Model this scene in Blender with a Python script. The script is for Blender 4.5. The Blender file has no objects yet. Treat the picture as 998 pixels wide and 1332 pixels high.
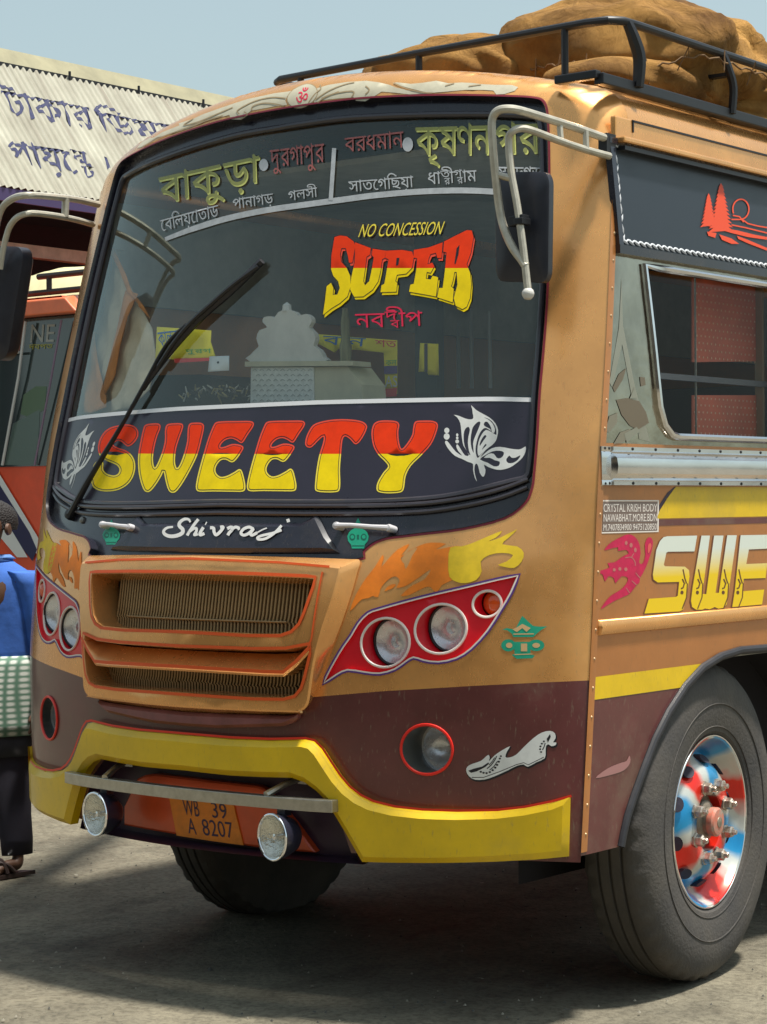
import bpy, bmesh, math, random
from mathutils import Vector, Matrix
from mathutils.geometry import delaunay_2d_cdt
random.seed(7)
R=math.radians
C=bpy.context.scene
COL=C.collection
# ------------------------------------------------------------------ camera
F=2768.0;YAW=.671;PIT=-.00413;ROL=-.00744;CP=(4.532,-5.151,1.5097)
def _cam():
    fw=Vector((-math.sin(YAW)*math.cos(PIT),math.cos(YAW)*math.cos(PIT),math.sin(PIT)))
    r0=Vector((math.cos(YAW),math.sin(YAW),0));u0=r0.cross(fw)
    c,s=math.cos(ROL),math.sin(ROL)
    return fw,r0*c+u0*s,u0*c-r0*s
FW,RT,UP=_cam()
cam=bpy.data.cameras.new('camera');co=bpy.data.objects.new('camera',cam);COL.objects.link(co)
cam.sensor_fit='HORIZONTAL';cam.sensor_width=36;cam.lens=F*36/998
cam.clip_start=.1;cam.clip_end=2000
m=Matrix((RT,UP,-FW)).transposed().to_4x4();m.translation=Vector(CP);co.matrix_world=m
C.camera=co
# ------------------------------------------------------------------ light
SUN=Vector((.26,.11,1)).normalized()
w=bpy.data.worlds.new('World');C.world=w;w.use_nodes=True
nt=w.node_tree;bg=nt.nodes['Background']
sky=nt.nodes.new('ShaderNodeTexSky');sky.sky_type='NISHITA';sky.sun_disc=False
sky.sun_elevation=math.asin(SUN.z);sky.sun_rotation=math.atan2(SUN.x,SUN.y)
sky.air_density=1.3;sky.dust_density=2.2;sky.ozone_density=1.2
hs=nt.nodes.new('ShaderNodeHueSaturation');hs.inputs['Saturation'].default_value=.45
nt.links.new(sky.outputs[0],hs.inputs['Color']);tint=nt.nodes.new('ShaderNodeMixRGB');tint.blend_type='MULTIPLY';tint.inputs[0].default_value=1;tint.inputs[2].default_value=(.87,1.0,.975,1);nt.links.new(hs.outputs[0],tint.inputs[1]);hs.inputs['Value'].default_value=.9;nt.links.new(tint.outputs[0],bg.inputs[0])
bg.inputs[1].default_value=.090
sl=bpy.data.lights.new('sun','SUN');sl.energy=3.5;sl.angle=R(5);sl.color=(1,.95,.86)
so=bpy.data.objects.new('sun',sl);COL.objects.link(so);so.rotation_euler=SUN.to_track_quat('Z','Y').to_euler()
C.view_settings.view_transform='Standard';C.view_settings.look='None';C.view_settings.gamma=1
C.view_settings.exposure=.84
C.cycles.max_bounces=8;C.cycles.transparent_max_bounces=16
C.cycles.caustics_reflective=False;C.cycles.caustics_refractive=False
# ------------------------------------------------------------------ materials
MATS={}
def mat(name,col,rough=.5,metal=0,coat=0,var=0,scale=8,bump=0,bscale=60,spec=.5,col2=None,emit=None,stretch=None,grime=0):
    if name in MATS: return MATS[name]
    m=bpy.data.materials.new(name);m.use_nodes=True;MATS[name]=m
    n=m.node_tree.nodes;L=m.node_tree.links;b=n['Principled BSDF']
    b.inputs['Base Color'].default_value=(*col,1);b.inputs['Roughness'].default_value=rough
    b.inputs['Metallic'].default_value=metal;b.inputs['Coat Weight'].default_value=coat
    b.inputs['Coat Roughness'].default_value=.12;b.inputs['Specular IOR Level'].default_value=spec
    if var or bump:
        tc=n.new('ShaderNodeTexCoord');mp=n.new('ShaderNodeMapping');L.new(tc.outputs['Object'],mp.inputs[0])
        if stretch: mp.inputs['Scale'].default_value=stretch
    if var:
        t=n.new('ShaderNodeTexNoise');t.inputs['Scale'].default_value=scale;t.inputs['Detail'].default_value=8;t.inputs['Roughness'].default_value=.65
        L.new(mp.outputs[0],t.inputs['Vector'])
        r=n.new('ShaderNodeValToRGB');r.color_ramp.elements[0].position=.3;r.color_ramp.elements[1].position=.7
        c2=col2 or tuple(c*(1-var) for c in col)
        r.color_ramp.elements[0].color=(*c2,1);r.color_ramp.elements[1].color=(*[min(1,c*(1+var*.35)) for c in col],1)
        L.new(t.outputs['Fac'],r.inputs[0]);L.new(r.outputs[0],b.inputs['Base Color'])
        mr=n.new('ShaderNodeMapRange');mr.inputs['To Min'].default_value=max(0,rough-.12);mr.inputs['To Max'].default_value=min(1,rough+.15)
        L.new(t.outputs['Fac'],mr.inputs['Value']);L.new(mr.outputs[0],b.inputs['Roughness'])
    if grime:
        g1=n.new('ShaderNodeTexNoise');g1.inputs['Scale'].default_value=1.7;g1.inputs['Detail'].default_value=10;g1.inputs['Roughness'].default_value=.72;L.new(tc.outputs['Object'],g1.inputs['Vector'])
        g2=n.new('ShaderNodeTexNoise');g2.inputs['Scale'].default_value=130;g2.inputs['Detail'].default_value=3
        ms=n.new('ShaderNodeMapping');ms.inputs['Scale'].default_value=(1,1,.28);L.new(tc.outputs['Object'],ms.inputs[0]);L.new(ms.outputs[0],g2.inputs['Vector'])
        a1=n.new('ShaderNodeMapRange');a1.inputs['From Min'].default_value=.50;a1.inputs['From Max'].default_value=.72;L.new(g1.outputs['Fac'],a1.inputs['Value'])
        a2=n.new('ShaderNodeMapRange');a2.inputs['From Min'].default_value=.62;a2.inputs['From Max'].default_value=.78;L.new(g2.outputs['Fac'],a2.inputs['Value'])
        sm=n.new('ShaderNodeMath');sm.operation='ADD';sm.use_clamp=True;L.new(a1.outputs[0],sm.inputs[0]);L.new(a2.outputs[0],sm.inputs[1])
        mg=n.new('ShaderNodeMath');mg.operation='MULTIPLY';mg.inputs[1].default_value=grime;L.new(sm.outputs[0],mg.inputs[0])
        mc=n.new('ShaderNodeMixRGB');mc.inputs[2].default_value=(.22,.17,.11,1);L.new(mg.outputs[0],mc.inputs[0])
        src=b.inputs['Base Color'].links[0].from_socket;L.new(src,mc.inputs[1]);L.new(mc.outputs[0],b.inputs['Base Color'])
        rs=b.inputs['Roughness'].links[0].from_socket;ra=n.new('ShaderNodeMath');ra.operation='MULTIPLY_ADD';ra.inputs[1].default_value=.5;L.new(mg.outputs[0],ra.inputs[0]);L.new(rs,ra.inputs[2]);L.new(ra.outputs[0],b.inputs['Roughness'])
    if bump:
        t2=n.new('ShaderNodeTexNoise');t2.inputs['Scale'].default_value=bscale;t2.inputs['Detail'].default_value=6
        L.new(mp.outputs[0],t2.inputs['Vector'])
        bp=n.new('ShaderNodeBump');bp.inputs['Strength'].default_value=bump;bp.inputs['Distance'].default_value=.01
        L.new(t2.outputs['Fac'],bp.inputs['Height']);L.new(bp.outputs[0],b.inputs['Normal'])
    if emit:
        b.inputs['Emission Color'].default_value=(*emit,1);b.inputs['Emission Strength'].default_value=1
    return m
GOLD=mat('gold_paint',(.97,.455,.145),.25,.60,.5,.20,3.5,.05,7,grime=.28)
SIDE=mat('shaded_gold_paint',(.58,.225,.065),.33,.45,.4,.18,4,.06,7,grime=.35)  # same gold paint made darker; the side's weaker light is in the colour
MAROON=mat('maroon_paint',(.13,.030,.028),.36,0,.4,.28,5,.03,30,grime=.55)
MAROON_L=mat('maroon_lip_highlight',(.24,.075,.075),.45,0,.2,.35,14)  # lighter copy of the maroon, with the lip's highlight in its colour
YELLOW=mat('yellow_paint',(.80,.52,.001),.40,0,.3,.16,6,.03,30,grime=.35)
ORANGEP=mat('orange_red_paint',(.72,.085,.012),.4,0,.3,.2,8)
PIN=mat('pinstripe_orange',(.80,.10,.012),.45)
BLACK=mat('black_gloss_paint',(.018,.017,.028),.22,0,.4,.3,9,grime=.15)
BOARD=mat('dark_slate_board',(.020,.027,.038),.4,0,.1,.25,7)
RUBBER=mat('black_rubber',(.022,.021,.026),.5,0,0,.3,20)
TYRE=mat('tyre_rubber',(.045,.042,.042),.8,0,0,.45,5,.25,90,col2=(.092,.080,.068))
STEEL=mat('brushed_steel',(.50,.48,.42),.32,.9,0,.25,30,.08,60,stretch=(1,.15,1))
CHROME=mat('chrome',(.86,.86,.88),.07,1)
CHROMED=mat('worn_chrome_strip',(.84,.83,.84),.13,1,0,.2,9,.12,7,stretch=(1,.25,1))
TUBE=mat('cream_painted_tube',(.55,.51,.42),.38,.25,.2,.25,25)
BLACKM=mat('black_metal',(.014,.014,.017),.42,0,0,.3,20)
RED=mat('red_gloss_paint',(.80,.008,.022),.35,0,.3,.12,10)
WHITE=mat('white_print',(.78,.78,.76),.45,var=.14,scale=22)
OFFWH=mat('worn_white_print',(.50,.52,.54),.5,var=.25,scale=30)
PR_RED=mat('red_orange_print',(.93,.045,.002),.6,var=.14,scale=22,spec=.25)
PR_RED2=mat('red_edge_print',(.92,.09,.05),.6,spec=.25)
PR_YEL=mat('yellow_print',(.95,.70,.002),.6,var=.14,scale=22,spec=.25)
PR_YEL2=mat('pale_yellow_print',(.95,.76,.08),.6,spec=.25)
PR_BLK=mat('black_print',(.01,.009,.014),.4)
PR_DIMY=mat('faded_yellow_print',(.78,.78,.22),.5,var=.3,scale=30)
PR_DIMR=mat('faded_red_print',(.42,.12,.11),.5,var=.3,scale=40)
PR_CRIM=mat('crimson_print',(.75,.012,.07),.4,var=.14,scale=22)
PR_GREEN=mat('green_print',(.012,.36,.22),.45,var=.14,scale=22)
PR_PINK=mat('magenta_print',(.60,.006,.075),.45,var=.25,scale=30)
PR_GREY=mat('pale_scroll_print',(.52,.48,.36),.5,var=.15,scale=20)
PR_BRN=mat('brown_scroll_line',(.33,.24,.13),.5)
FL_OR=mat('flame_orange_spray',(.95,.24,.012),.6,var=.25,scale=16)
FL_YE=mat('flame_yellow_spray',(.80,.55,.015),.6,var=.25,scale=16)
PURPLE=mat('purple_black_paint',(.045,.02,.045),.4,var=.3)
# ------------------------------------------------------------------ objects
def link(name,me,parent=None,mats=None):
    o=bpy.data.objects.new(name,me);COL.objects.link(o)
    if parent: o.parent=parent
    if mats:
        for k in (mats if isinstance(mats,(list,tuple)) else [mats]): me.materials.append(k)
    return o
def thing(name,label,cat,loc=(0,0,0),group=None):
    o=bpy.data.objects.new(name,None);COL.objects.link(o);o.location=loc;o['label']=label;o['category']=cat
    o.empty_display_size=.2
    if group:o['group']=group
    return o
def tag(o,label,cat,group=None,kind=None):
    if label:o['label']=label
    if cat:o['category']=cat
    if group:o['group']=group
    if kind:o['kind']=kind
    return o
class MB:
    def __init__(s): s.v=[];s.f=[];s.m=[]
    def add(s,vs,fs,mi=0):
        k=len(s.v);s.v+=[tuple(p) for p in vs];s.f+=[tuple(i+k for i in f) for f in fs];s.m+=[mi]*len(fs)
    def box(s,c,d,mi=0,rot=None):
        P=[Vector(((i&1)-.5,((i>>1)&1)-.5,((i>>2)&1)-.5)) for i in range(8)]
        P=[Vector((p.x*d[0],p.y*d[1],p.z*d[2])) for p in P]
        if rot: P=[rot@p for p in P]
        P=[p+Vector(c) for p in P]
        s.add(P,[(0,2,3,1),(4,5,7,6),(0,1,5,4),(2,6,7,3),(0,4,6,2),(1,3,7,5)],mi)
    def tube(s,pts,r,n=10,closed=False,mi=0,cap=True):
        pts=[Vector(p) for p in pts];N=len(pts)
        rr=r if isinstance(r,(list,tuple)) else [r]*N
        rings=[];up=None
        for i,p in enumerate(pts):
            a=pts[(i-1)%N] if closed or i>0 else p;b=pts[(i+1)%N] if closed or i<N-1 else p
            t=(b-a).normalized()
            if up is None: up=Vector((0,0,1)) if abs(t.z)<.9 else Vector((1,0,0))
            x=t.cross(up).normalized();up=x.cross(t).normalized()
            rings.append([p+(x*math.cos(2*math.pi*k/n)+up*math.sin(2*math.pi*k/n))*rr[i] for k in range(n)])
        vs=[q for rg in rings for q in rg];fs=[]
        for i in range(N if closed else N-1):
            j=(i+1)%N
            for k in range(n):
                l=(k+1)%n;fs.append((i*n+k,i*n+l,j*n+l,j*n+k))
        if cap and not closed: fs+=[tuple(range(n)),tuple((N-1)*n+k for k in reversed(range(n)))]
        s.add(vs,fs,mi)
    def lathe(s,prof,o,ax,n=48,mi=0,wob=None,closed=False):
        # prof: (radius, along axis); ax = unit axis
        ax=Vector(ax).normalized();u=ax.orthogonal().normalized();v=ax.cross(u);o=Vector(o)
        N=len(prof);vs=[];fs=[]
        for k in range(n):
            a=2*math.pi*k/n;d=u*math.cos(a)+v*math.sin(a)
            for i,(r,h) in enumerate(prof):
                q=r if not wob else r+wob(i,k)
                vs.append(o+d*q+ax*h)
        for k in range(n):
            l=(k+1)%n
            for i in range(N if closed else N-1):
                j=(i+1)%N
                fs.append((k*N+i,k*N+j,l*N+j,l*N+i))
        s.add(vs,fs,mi)
    def build(s,name,mats,parent=None,smooth=True,angle=35,bevel=0):
        me=bpy.data.meshes.new(name);me.from_pydata(s.v,[],s.f)
        for k in (mats if isinstance(mats,(list,tuple)) else [mats]): me.materials.append(k)
        if len(me.polygons)==len(s.m): me.polygons.foreach_set('material_index',s.m)
        bm=bmesh.new();bm.from_mesh(me);bmesh.ops.recalc_face_normals(bm,faces=bm.faces);bm.to_mesh(me);bm.free()
        if smooth:
            me.polygons.foreach_set('use_smooth',[True]*len(me.polygons));me.set_sharp_from_angle(angle=R(angle))
        me.update()
        o=bpy.data.objects.new(name,me);COL.objects.link(o)
        if parent:o.parent=parent
        if bevel:
            b=o.modifiers.new('bevel','BEVEL');b.width=bevel;b.segments=2;b.limit_method='ANGLE'
        return o
# ------------------------------------------------------------------ curves and fills (2-D)
def zm(ox,oy,s,pts): return [(ox+x/s,oy+y/s) for x,y in pts]
def spl(p,closed=True,n=5):
    N=len(p);o=[]
    for i in range(N if closed else N-1):
        if closed: a,b,c,d=p[(i-1)%N],p[i],p[(i+1)%N],p[(i+2)%N]
        else: a,b,c,d=p[max(0,i-1)],p[i],p[i+1],p[min(N-1,i+2)]
        for k in range(n):
            t=k/n
            o.append(tuple(.5*((2*b[j])+(-a[j]+c[j])*t+(2*a[j]-5*b[j]+4*c[j]-d[j])*t*t+(-a[j]+3*b[j]-3*c[j]+d[j])*t**3) for j in range(len(b))))
    if not closed:o.append(tuple(p[-1]))
    return o
def area(p): return .5*sum(p[i][0]*p[(i+1)%len(p)][1]-p[(i+1)%len(p)][0]*p[i][1] for i in range(len(p)))
def inset(p,d):
    s=1 if area(p)>0 else -1;N=len(p);o=[]
    for i in range(N):
        a,b,c=p[i-1],p[i],p[(i+1)%N]
        n1=(-(b[1]-a[1]),b[0]-a[0]);n2=(-(c[1]-b[1]),c[0]-b[0])
        l1=math.hypot(*n1) or 1;l2=math.hypot(*n2) or 1
        n=(n1[0]/l1+n2[0]/l2,n1[1]/l1+n2[1]/l2);l=math.hypot(*n) or 1
        k=min(1.6,2/max(l*l,.6)*l/1) if l>0 else 1
        n=(n[0]/l,n[1]/l);c_=max(.6,l/2)
        o.append((b[0]+n[0]*s*d/c_,b[1]+n[1]*s*d/c_))
    return o
def resamp(p,step,closed=True):
    o=[];N=len(p)
    for i in range(N if closed else N-1):
        a=p[i];b=p[(i+1)%N];l=math.hypot(b[0]-a[0],b[1]-a[1]);k=max(1,int(l/step))
        for j in range(k): o.append((a[0]+(b[0]-a[0])*j/k,a[1]+(b[1]-a[1])*j/k))
    if not closed:o.append(p[-1])
    return o
def wind(pt,loops,nz):
    x,y=pt;w=0
    for L in loops:
        n=len(L)
        for i in range(n):
            x1,y1=L[i];x2,y2=L[i-1]
            if (y1>y)!=(y2>y):
                if x<(x2-x1)*(y-y1)/(y2-y1)+x1: w+= (1 if y1>y2 else -1) if nz else 1
    return w!=0 if nz else w%2==1
def fill(loops,grid=None,extra=(),lines=(),nz=False,keep=None):
    vs=[];es=[]
    for L in loops:
        k=len(vs);vs+=L;n=len(L);es+=[(k+i,k+(i+1)%n) for i in range(n)]
    for L in lines:
        k=len(vs);vs+=L;es+=[(k+i,k+i+1) for i in range(len(L)-1)]
    xs=[p[0] for p in vs];ys=[p[1] for p in vs]
    if grid:
        gx,gy=grid if isinstance(grid,tuple) else (grid,grid)
        x=min(xs)+gx*.5;r=0
        while x<max(xs):
            y=min(ys)+gy*(.5 if r%2 else .25)
            while y<max(ys):
                vs.append((x,y));y+=gy
            x+=gx;r+=1
    vs+=list(extra)
    V,E_,Fc,_,_,_=delaunay_2d_cdt([Vector(p) for p in vs],es,[],0,1e-7)
    out=[]
    for f in Fc:
        cx=sum(V[i].x for i in f)/len(f);cy=sum(V[i].y for i in f)/len(f)
        if (keep((cx,cy)) if keep else wind((cx,cy),loops,nz)): out.append((f,(cx,cy)))
    return V,out
def stroke(pts,wd,closed=False):
    """polyline -> outline loop; wd number or function of 0..1"""
    N=len(pts);l=[];r=[]
    for i,p in enumerate(pts):
        a=pts[i-1] if (i>0 or closed) else p;b=pts[(i+1)%N] if (i<N-1 or closed) else p
        dx,dy=b[0]-a[0],b[1]-a[1];n=math.hypot(dx,dy) or 1
        h=(wd(i/max(1,N-1)) if callable(wd) else wd)/2
        l.append((p[0]-dy/n*h,p[1]+dx/n*h));r.append((p[0]+dy/n*h,p[1]-dx/n*h))
    return [l,r[::-1]] if closed else [l+r[::-1]]
def circ(cx,cy,rx,ry=None,n=24,a0=0): 
    ry=ry or rx;return [(cx+rx*math.cos(a0+2*math.pi*i/n),cy+ry*math.sin(a0+2*math.pi*i/n)) for i in range(n)]
# ------------------------------------------------------------------ bus surfaces
def tab(T,z):
    if z<=T[0][0]: return T[0][1]+(z-T[0][0])*(T[1][1]-T[0][1])/(T[1][0]-T[0][0])
    if z>=T[-1][0]: return T[-1][1]+(z-T[-1][0])*(T[-1][1]-T[-2][1])/(T[-1][0]-T[-2][0])
    for i in range(len(T)-1):
        if z<=T[i+1][0]: break
    sl=[]
    for j in (i,i+1):
        a=T[max(0,j-1)];b=T[min(len(T)-1,j+1)];sl.append((b[1]-a[1])/(b[0]-a[0]))
    h=T[i+1][0]-T[i][0];t=(z-T[i][0])/h
    return (2*t**3-3*t*t+1)*T[i][1]+(t**3-2*t*t+t)*h*sl[0]+(3*t*t-2*t**3)*T[i+1][1]+(t**3-t*t)*h*sl[1]
TA=[(.3,-.385),(.55,-.40),(.8,-.41),(1.1,-.397),(1.3,-.36),(1.5,-.285),(1.8,-.185),(2.25,-.068),(2.7,.049),(2.95,.12)]
TC=[(.3,.24),(1.15,.24),(1.4,.215),(1.8,.17),(2.9,.17)]
TS=[(.3,-.082),(1.12,0),(1.65,.053),(2.1,.145),(2.6,.26),(2.9,.33)]
TX=[(.3,1.2),(1.6,1.2),(1.9,1.188),(2.3,1.155),(2.6,1.125),(2.9,1.09)]
def Xs(z): return tab(TX,z)
RR=.10
def XL(z): return Xs(z)-.024*max(0,min(1,(2.75-z)/.6))-.05*max(0,min(1,(.98-z)/.45))
def zr(x):
    a=abs(x);z=2.905-.125*a*a;xm=1.118
    if a>xm-RR:
        t=min(1,(a-(xm-RR))/RR);z-=RR*(1-math.sqrt(max(0,1-t*t)))
    return z
def Yf(x,z,top=True):
    A=tab(TA,z);c=tab(TC,z);X=Xs(z) if x>0 else XL(z);a=abs(x);r=min(a/X,1.0)
    y=A+c*a*a+(tab(TS,z)-(A+c*X*X))*r**12+(0 if x>0 else .036*r**7)
    if a>X: y+=(a-X)*1.2
    if top:
        Z=zr(x);q=(z-(Z-RR))/RR
        if q>0: y+=RR*(1-math.sqrt(max(0,1-min(1,q)**2)))*.9
    return y
class Front:
    def __init__(s,rec=0): s.rec=rec
    def P(s,a,b,off=0):
        e=.004
        y=Yf(a,b);yx=(Yf(a+e,b)-Yf(a-e,b))/(2*e);yz=(Yf(a,b+e)-Yf(a,b-e))/(2*e)
        yx=max(-3,min(3,yx));yz=max(-3,min(3,yz))
        n=Vector((yx,-1,yz)).normalized();o=off-s.rec
        return Vector((a,y,b))+n*o
    def hit(s,px,py,off=0):
        d=FW+RT*((px-499)/F)+UP*((666-py)/F);o=Vector(CP);lo,hi=5.0,9.6
        g=lambda t:(o+d*t).y-(Yf((o+d*t).x,(o+d*t).z,False)-off+s.rec)
        t=lo;st=.05
        while t<hi and g(t)<0: t+=st
        a,b=t-st,t
        for _ in range(26):
            m_=(a+b)/2
            if g(m_)<0:a=m_
            else:b=m_
        p=o+d*a;return (p.x,p.z)
class Bump(Front):
    def P(s,a,b,off=0):
        t=max(0,min(1,(abs(a)-.80)/.30));return Front.P(s,a,b,off*(1-.72*t*t*(3-2*t)))
class Side:
    def P(s,a,b,off=0): return Vector((Xs(b)+off,a,b))
    def hit(s,px,py,off=0):
        d=FW+RT*((px-499)/F)+UP*((666-py)/F);o=Vector(CP);X=1.2
        for _ in range(8):
            t=(X+off-o.x)/d.x;p=o+d*t;X=Xs(p.z)
        return (p.y,p.z)
class Flat:
    """plane y=const (axis 1) or x=const (axis 0) or z"""
    def __init__(s,ax,val): s.ax=ax;s.val=val
    def P(s,a,b,off=0):
        if s.ax==1: return Vector((a,s.val-off,b))
        if s.ax==0: return Vector((s.val+off,a,b))
        return Vector((a,b,s.val+off))
    def hit(s,px,py,off=0):
        d=FW+RT*((px-499)/F)+UP*((666-py)/F);o=Vector(CP);v=s.val-(off if s.ax==1 else -off)
        p=o+d*((v-o[s.ax])/d[s.ax])
        return {1:(p.x,p.z),0:(p.y,p.z),2:(p.x,p.y)}[s.ax]
FB=Front();FG=Front(.025);SD=Side()
def at(S,px,py,off=0): return S.P(*S.hit(px,py,off),off)
def on(ax,v,px,py):
    d=FW+RT*((px-499)/F)+UP*((666-py)/F);o=Vector(CP);return o+d*((v-o[ax])/d[ax])
def decal(name,layers,S,parent,off=.0022,grid=14,mirror=False,mats=None):
    """layers: (loops in photograph pixels, material or (line_y, upper, lower), nonzero) laid onto surface S"""
    mb=MB();ms=[]
    def mi(k):
        if k not in ms: ms.append(k)
        return ms.index(k)
    for li,(loops,mt,*r) in enumerate(layers):
        nz=bool(r and r[0])
        sp=isinstance(mt,tuple);lines=[]
        if sp:
            xs=[p[0] for L in loops for p in L];lines=[[(min(xs)-1,mt[0]),(max(xs)+1,mt[0])]]
        V,fs=fill(loops,grid,lines=lines,nz=nz)
        used={}
        o=off+li*.0004
        vs=[];fa=[[],[]]
        for f,c in fs:
            g=[]
            for i in f:
                if i not in used:
                    used[i]=len(vs);vs.append(at(S,V[i].x,V[i].y,o))
                g.append(used[i])
            fa[1 if sp and c[1]>mt[0] else 0].append(g)
        for q,m_ in ((0,mt[1] if sp else mt),(1,mt[2] if sp else None)):
            if fa[q]: mb.add(vs,fa[q],mi(m_))
            if mirror and fa[q]: pass
    if mirror=='only' or mirror:
        mv=[(-v[0],v[1],v[2]) for v in mb.v]
        if mirror=='only': mb.v=mv
    o=mb.build(name,ms,parent,angle=60)
    return o
def loops_of_text(s,font_off=0,shear=0,spacing=1):
    c=bpy.data.curves.new('lettering_outline','FONT');c.body=s;c.size=1;c.shear=shear;c.offset=font_off;c.resolution_u=3;c.space_character=spacing
    c.fill_mode='NONE'
    o=bpy.data.objects.new('lettering_outline',c);COL.objects.link(o)
    dg=bpy.context.evaluated_depsgraph_get();me=o.evaluated_get(dg).to_mesh()
    adj={}
    for e in me.edges:
        a,b=e.vertices;adj.setdefault(a,[]).append(b);adj.setdefault(b,[]).append(a)
    V=[(v.co.x,v.co.y) for v in me.vertices];seen=set();L=[]
    order={}
    for e in me.edges: order.setdefault(e.vertices[0],e.vertices[1])
    for a in sorted(adj):
        if a in seen: continue
        lp=[a];seen.add(a);cur=order.get(a,adj[a][0])
        while cur not in seen:
            seen.add(cur);lp.append(cur)
            nx=[q for q in adj[cur] if q not in seen]
            if not nx:break
            cur=nx[0]
        if len(lp)>2:L.append([V[i] for i in lp])
    bpy.data.objects.remove(o);bpy.data.curves.remove(c)
    return L
def conj(a,b):  # stacked letters of a conjunct
    A=loops_of_text(a,.012);B=loops_of_text(b,.012)
    return [[(x*.85,y*.62+.30) for x,y in L] for L in A]+[[(x*.62+.22,y*.55-.06) for x,y in L] for L in B]
def word(tokens,boff=.012):
    out=[];x=0
    for t in tokens:
        if isinstance(t,tuple): L=conj(*t)
        else: L=loops_of_text(t,boff)
        if not L: x+=.3;continue
        x0=min(p[0] for l in L for p in l);x1=max(p[0] for l in L for p in l)
        if t=='ী': x-=x1-x0-.27
        out+=[[(p[0]-x0+x,p[1]) for p in l] for l in L];x+=.24 if t=='ি' else x1-x0-.01
    return out
def fit(loops,quad,ylo=None,yhi=None):
    """map text loops into the quad TL,TR,BR,BL of photograph pixels"""
    xs=[p[0] for L in loops for p in L];ys=[p[1] for L in loops for p in L]
    x0,x1=min(xs),max(xs);y0,y1=(ylo if ylo is not None else min(ys)),(yhi if yhi is not None else max(ys))
    TL,TR,BR,BL=quad;o=[]
    for L in loops:
        q=[]
        for x,y in L:
            u=(x-x0)/(x1-x0);v=(y1-y)/(y1-y0)
            q.append(tuple((TL[k]*(1-u)+TR[k]*u)*(1-v)+(BL[k]*(1-u)+BR[k]*u)*v for k in (0,1)))
        o.append(q)
    return o
_K=loops_of_text('ক',0)
KTOP=max(p[1] for L in _K for p in L);KBOT=min(p[1] for L in _K for p in L)
def fitb(loops,quad): return fit(loops,quad,KBOT,KTOP)
def warp(loops,fn): return [[fn(p) for p in L] for L in loops]
def half(S,px,off=0,raw=False):
    """right half of an outline traced on the photograph, from centre line to centre line -> closed symmetric (x,z) loop"""
    h=[S.hit(*p,off) for p in px]
    h[0]=(0,h[0][1])
    h=[(max(0,x),z) for x,z in h]
    if raw: return h
    h[-1]=(0,h[-1][1])
    return h+[(-x,z) for x,z in h[-2:0:-1]]
def mirx(L): return [(-x,z) for x,z in L]
def wall(mb,S,rings,mi=0,close=True):
    """rings: list of (loop, off); same length loops joined by quads"""
    n=len(rings[0][0]);vs=[];fs=[]
    for L,o in rings: vs+=[S.P(a,b,o) if not callable(o) else o(a,b) for a,b in L]
    for r in range(len(rings)-1):
        for i in range(n if close else n-1):
            j=(i+1)%n;fs.append((r*n+i,r*n+j,(r+1)*n+j,(r+1)*n+i))
    mb.add(vs,fs,mi)
def cap(mb,S,loops,off,grid=.06,mi=0,lines=(),mfn=None):
    V,fs=fill(loops,grid,lines=lines)
    for f,c in fs: pass
    vs=[S.P(v.x,v.y,off) for v in V]
    groups={}
    for f,c in fs: groups.setdefault(mfn(c) if mfn else mi,[]).append(f)
    for k,g in groups.items():
        u=sorted({i for f in g for i in f});mp={i:j for j,i in enumerate(u)}
        mb.add([vs[i] for i in u],[[mp[i] for i in f] for f in g],k)
def bbwind(loops):
    B=[(min(p[0] for p in L),max(p[0] for p in L),min(p[1] for p in L),max(p[1] for p in L),L) for L in loops]
    def f(c):
        for x0,x1,y0,y1,L in B:
            if x0<=c[0]<=x1 and y0<=c[1]<=y1 and wind(c,[L],False): return True
        return False
    return f
def fullline(S,px,off=0):
    h=half(S,px,off,raw=True);return [(-x,z) for x,z in h[:0:-1]]+h
def pstripe(mb,S,loop,wd,off,mi=0,closed=True):
    ls=stroke(loop,wd,closed)
    if closed:
        a,b=ls;b=b[::-1];n=len(a)
        mb.add([S.P(*p,off) for p in a+b],[(i,(i+1)%n,n+(i+1)%n,n+i) for i in range(n)],mi)
    else:
        n=len(loop);a=ls[0][:n];b=ls[0][n:][::-1]
        mb.add([S.P(*p,off) for p in a+b],[(i,i+1,n+i+1,n+i) for i in range(n-1)],mi)
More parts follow.
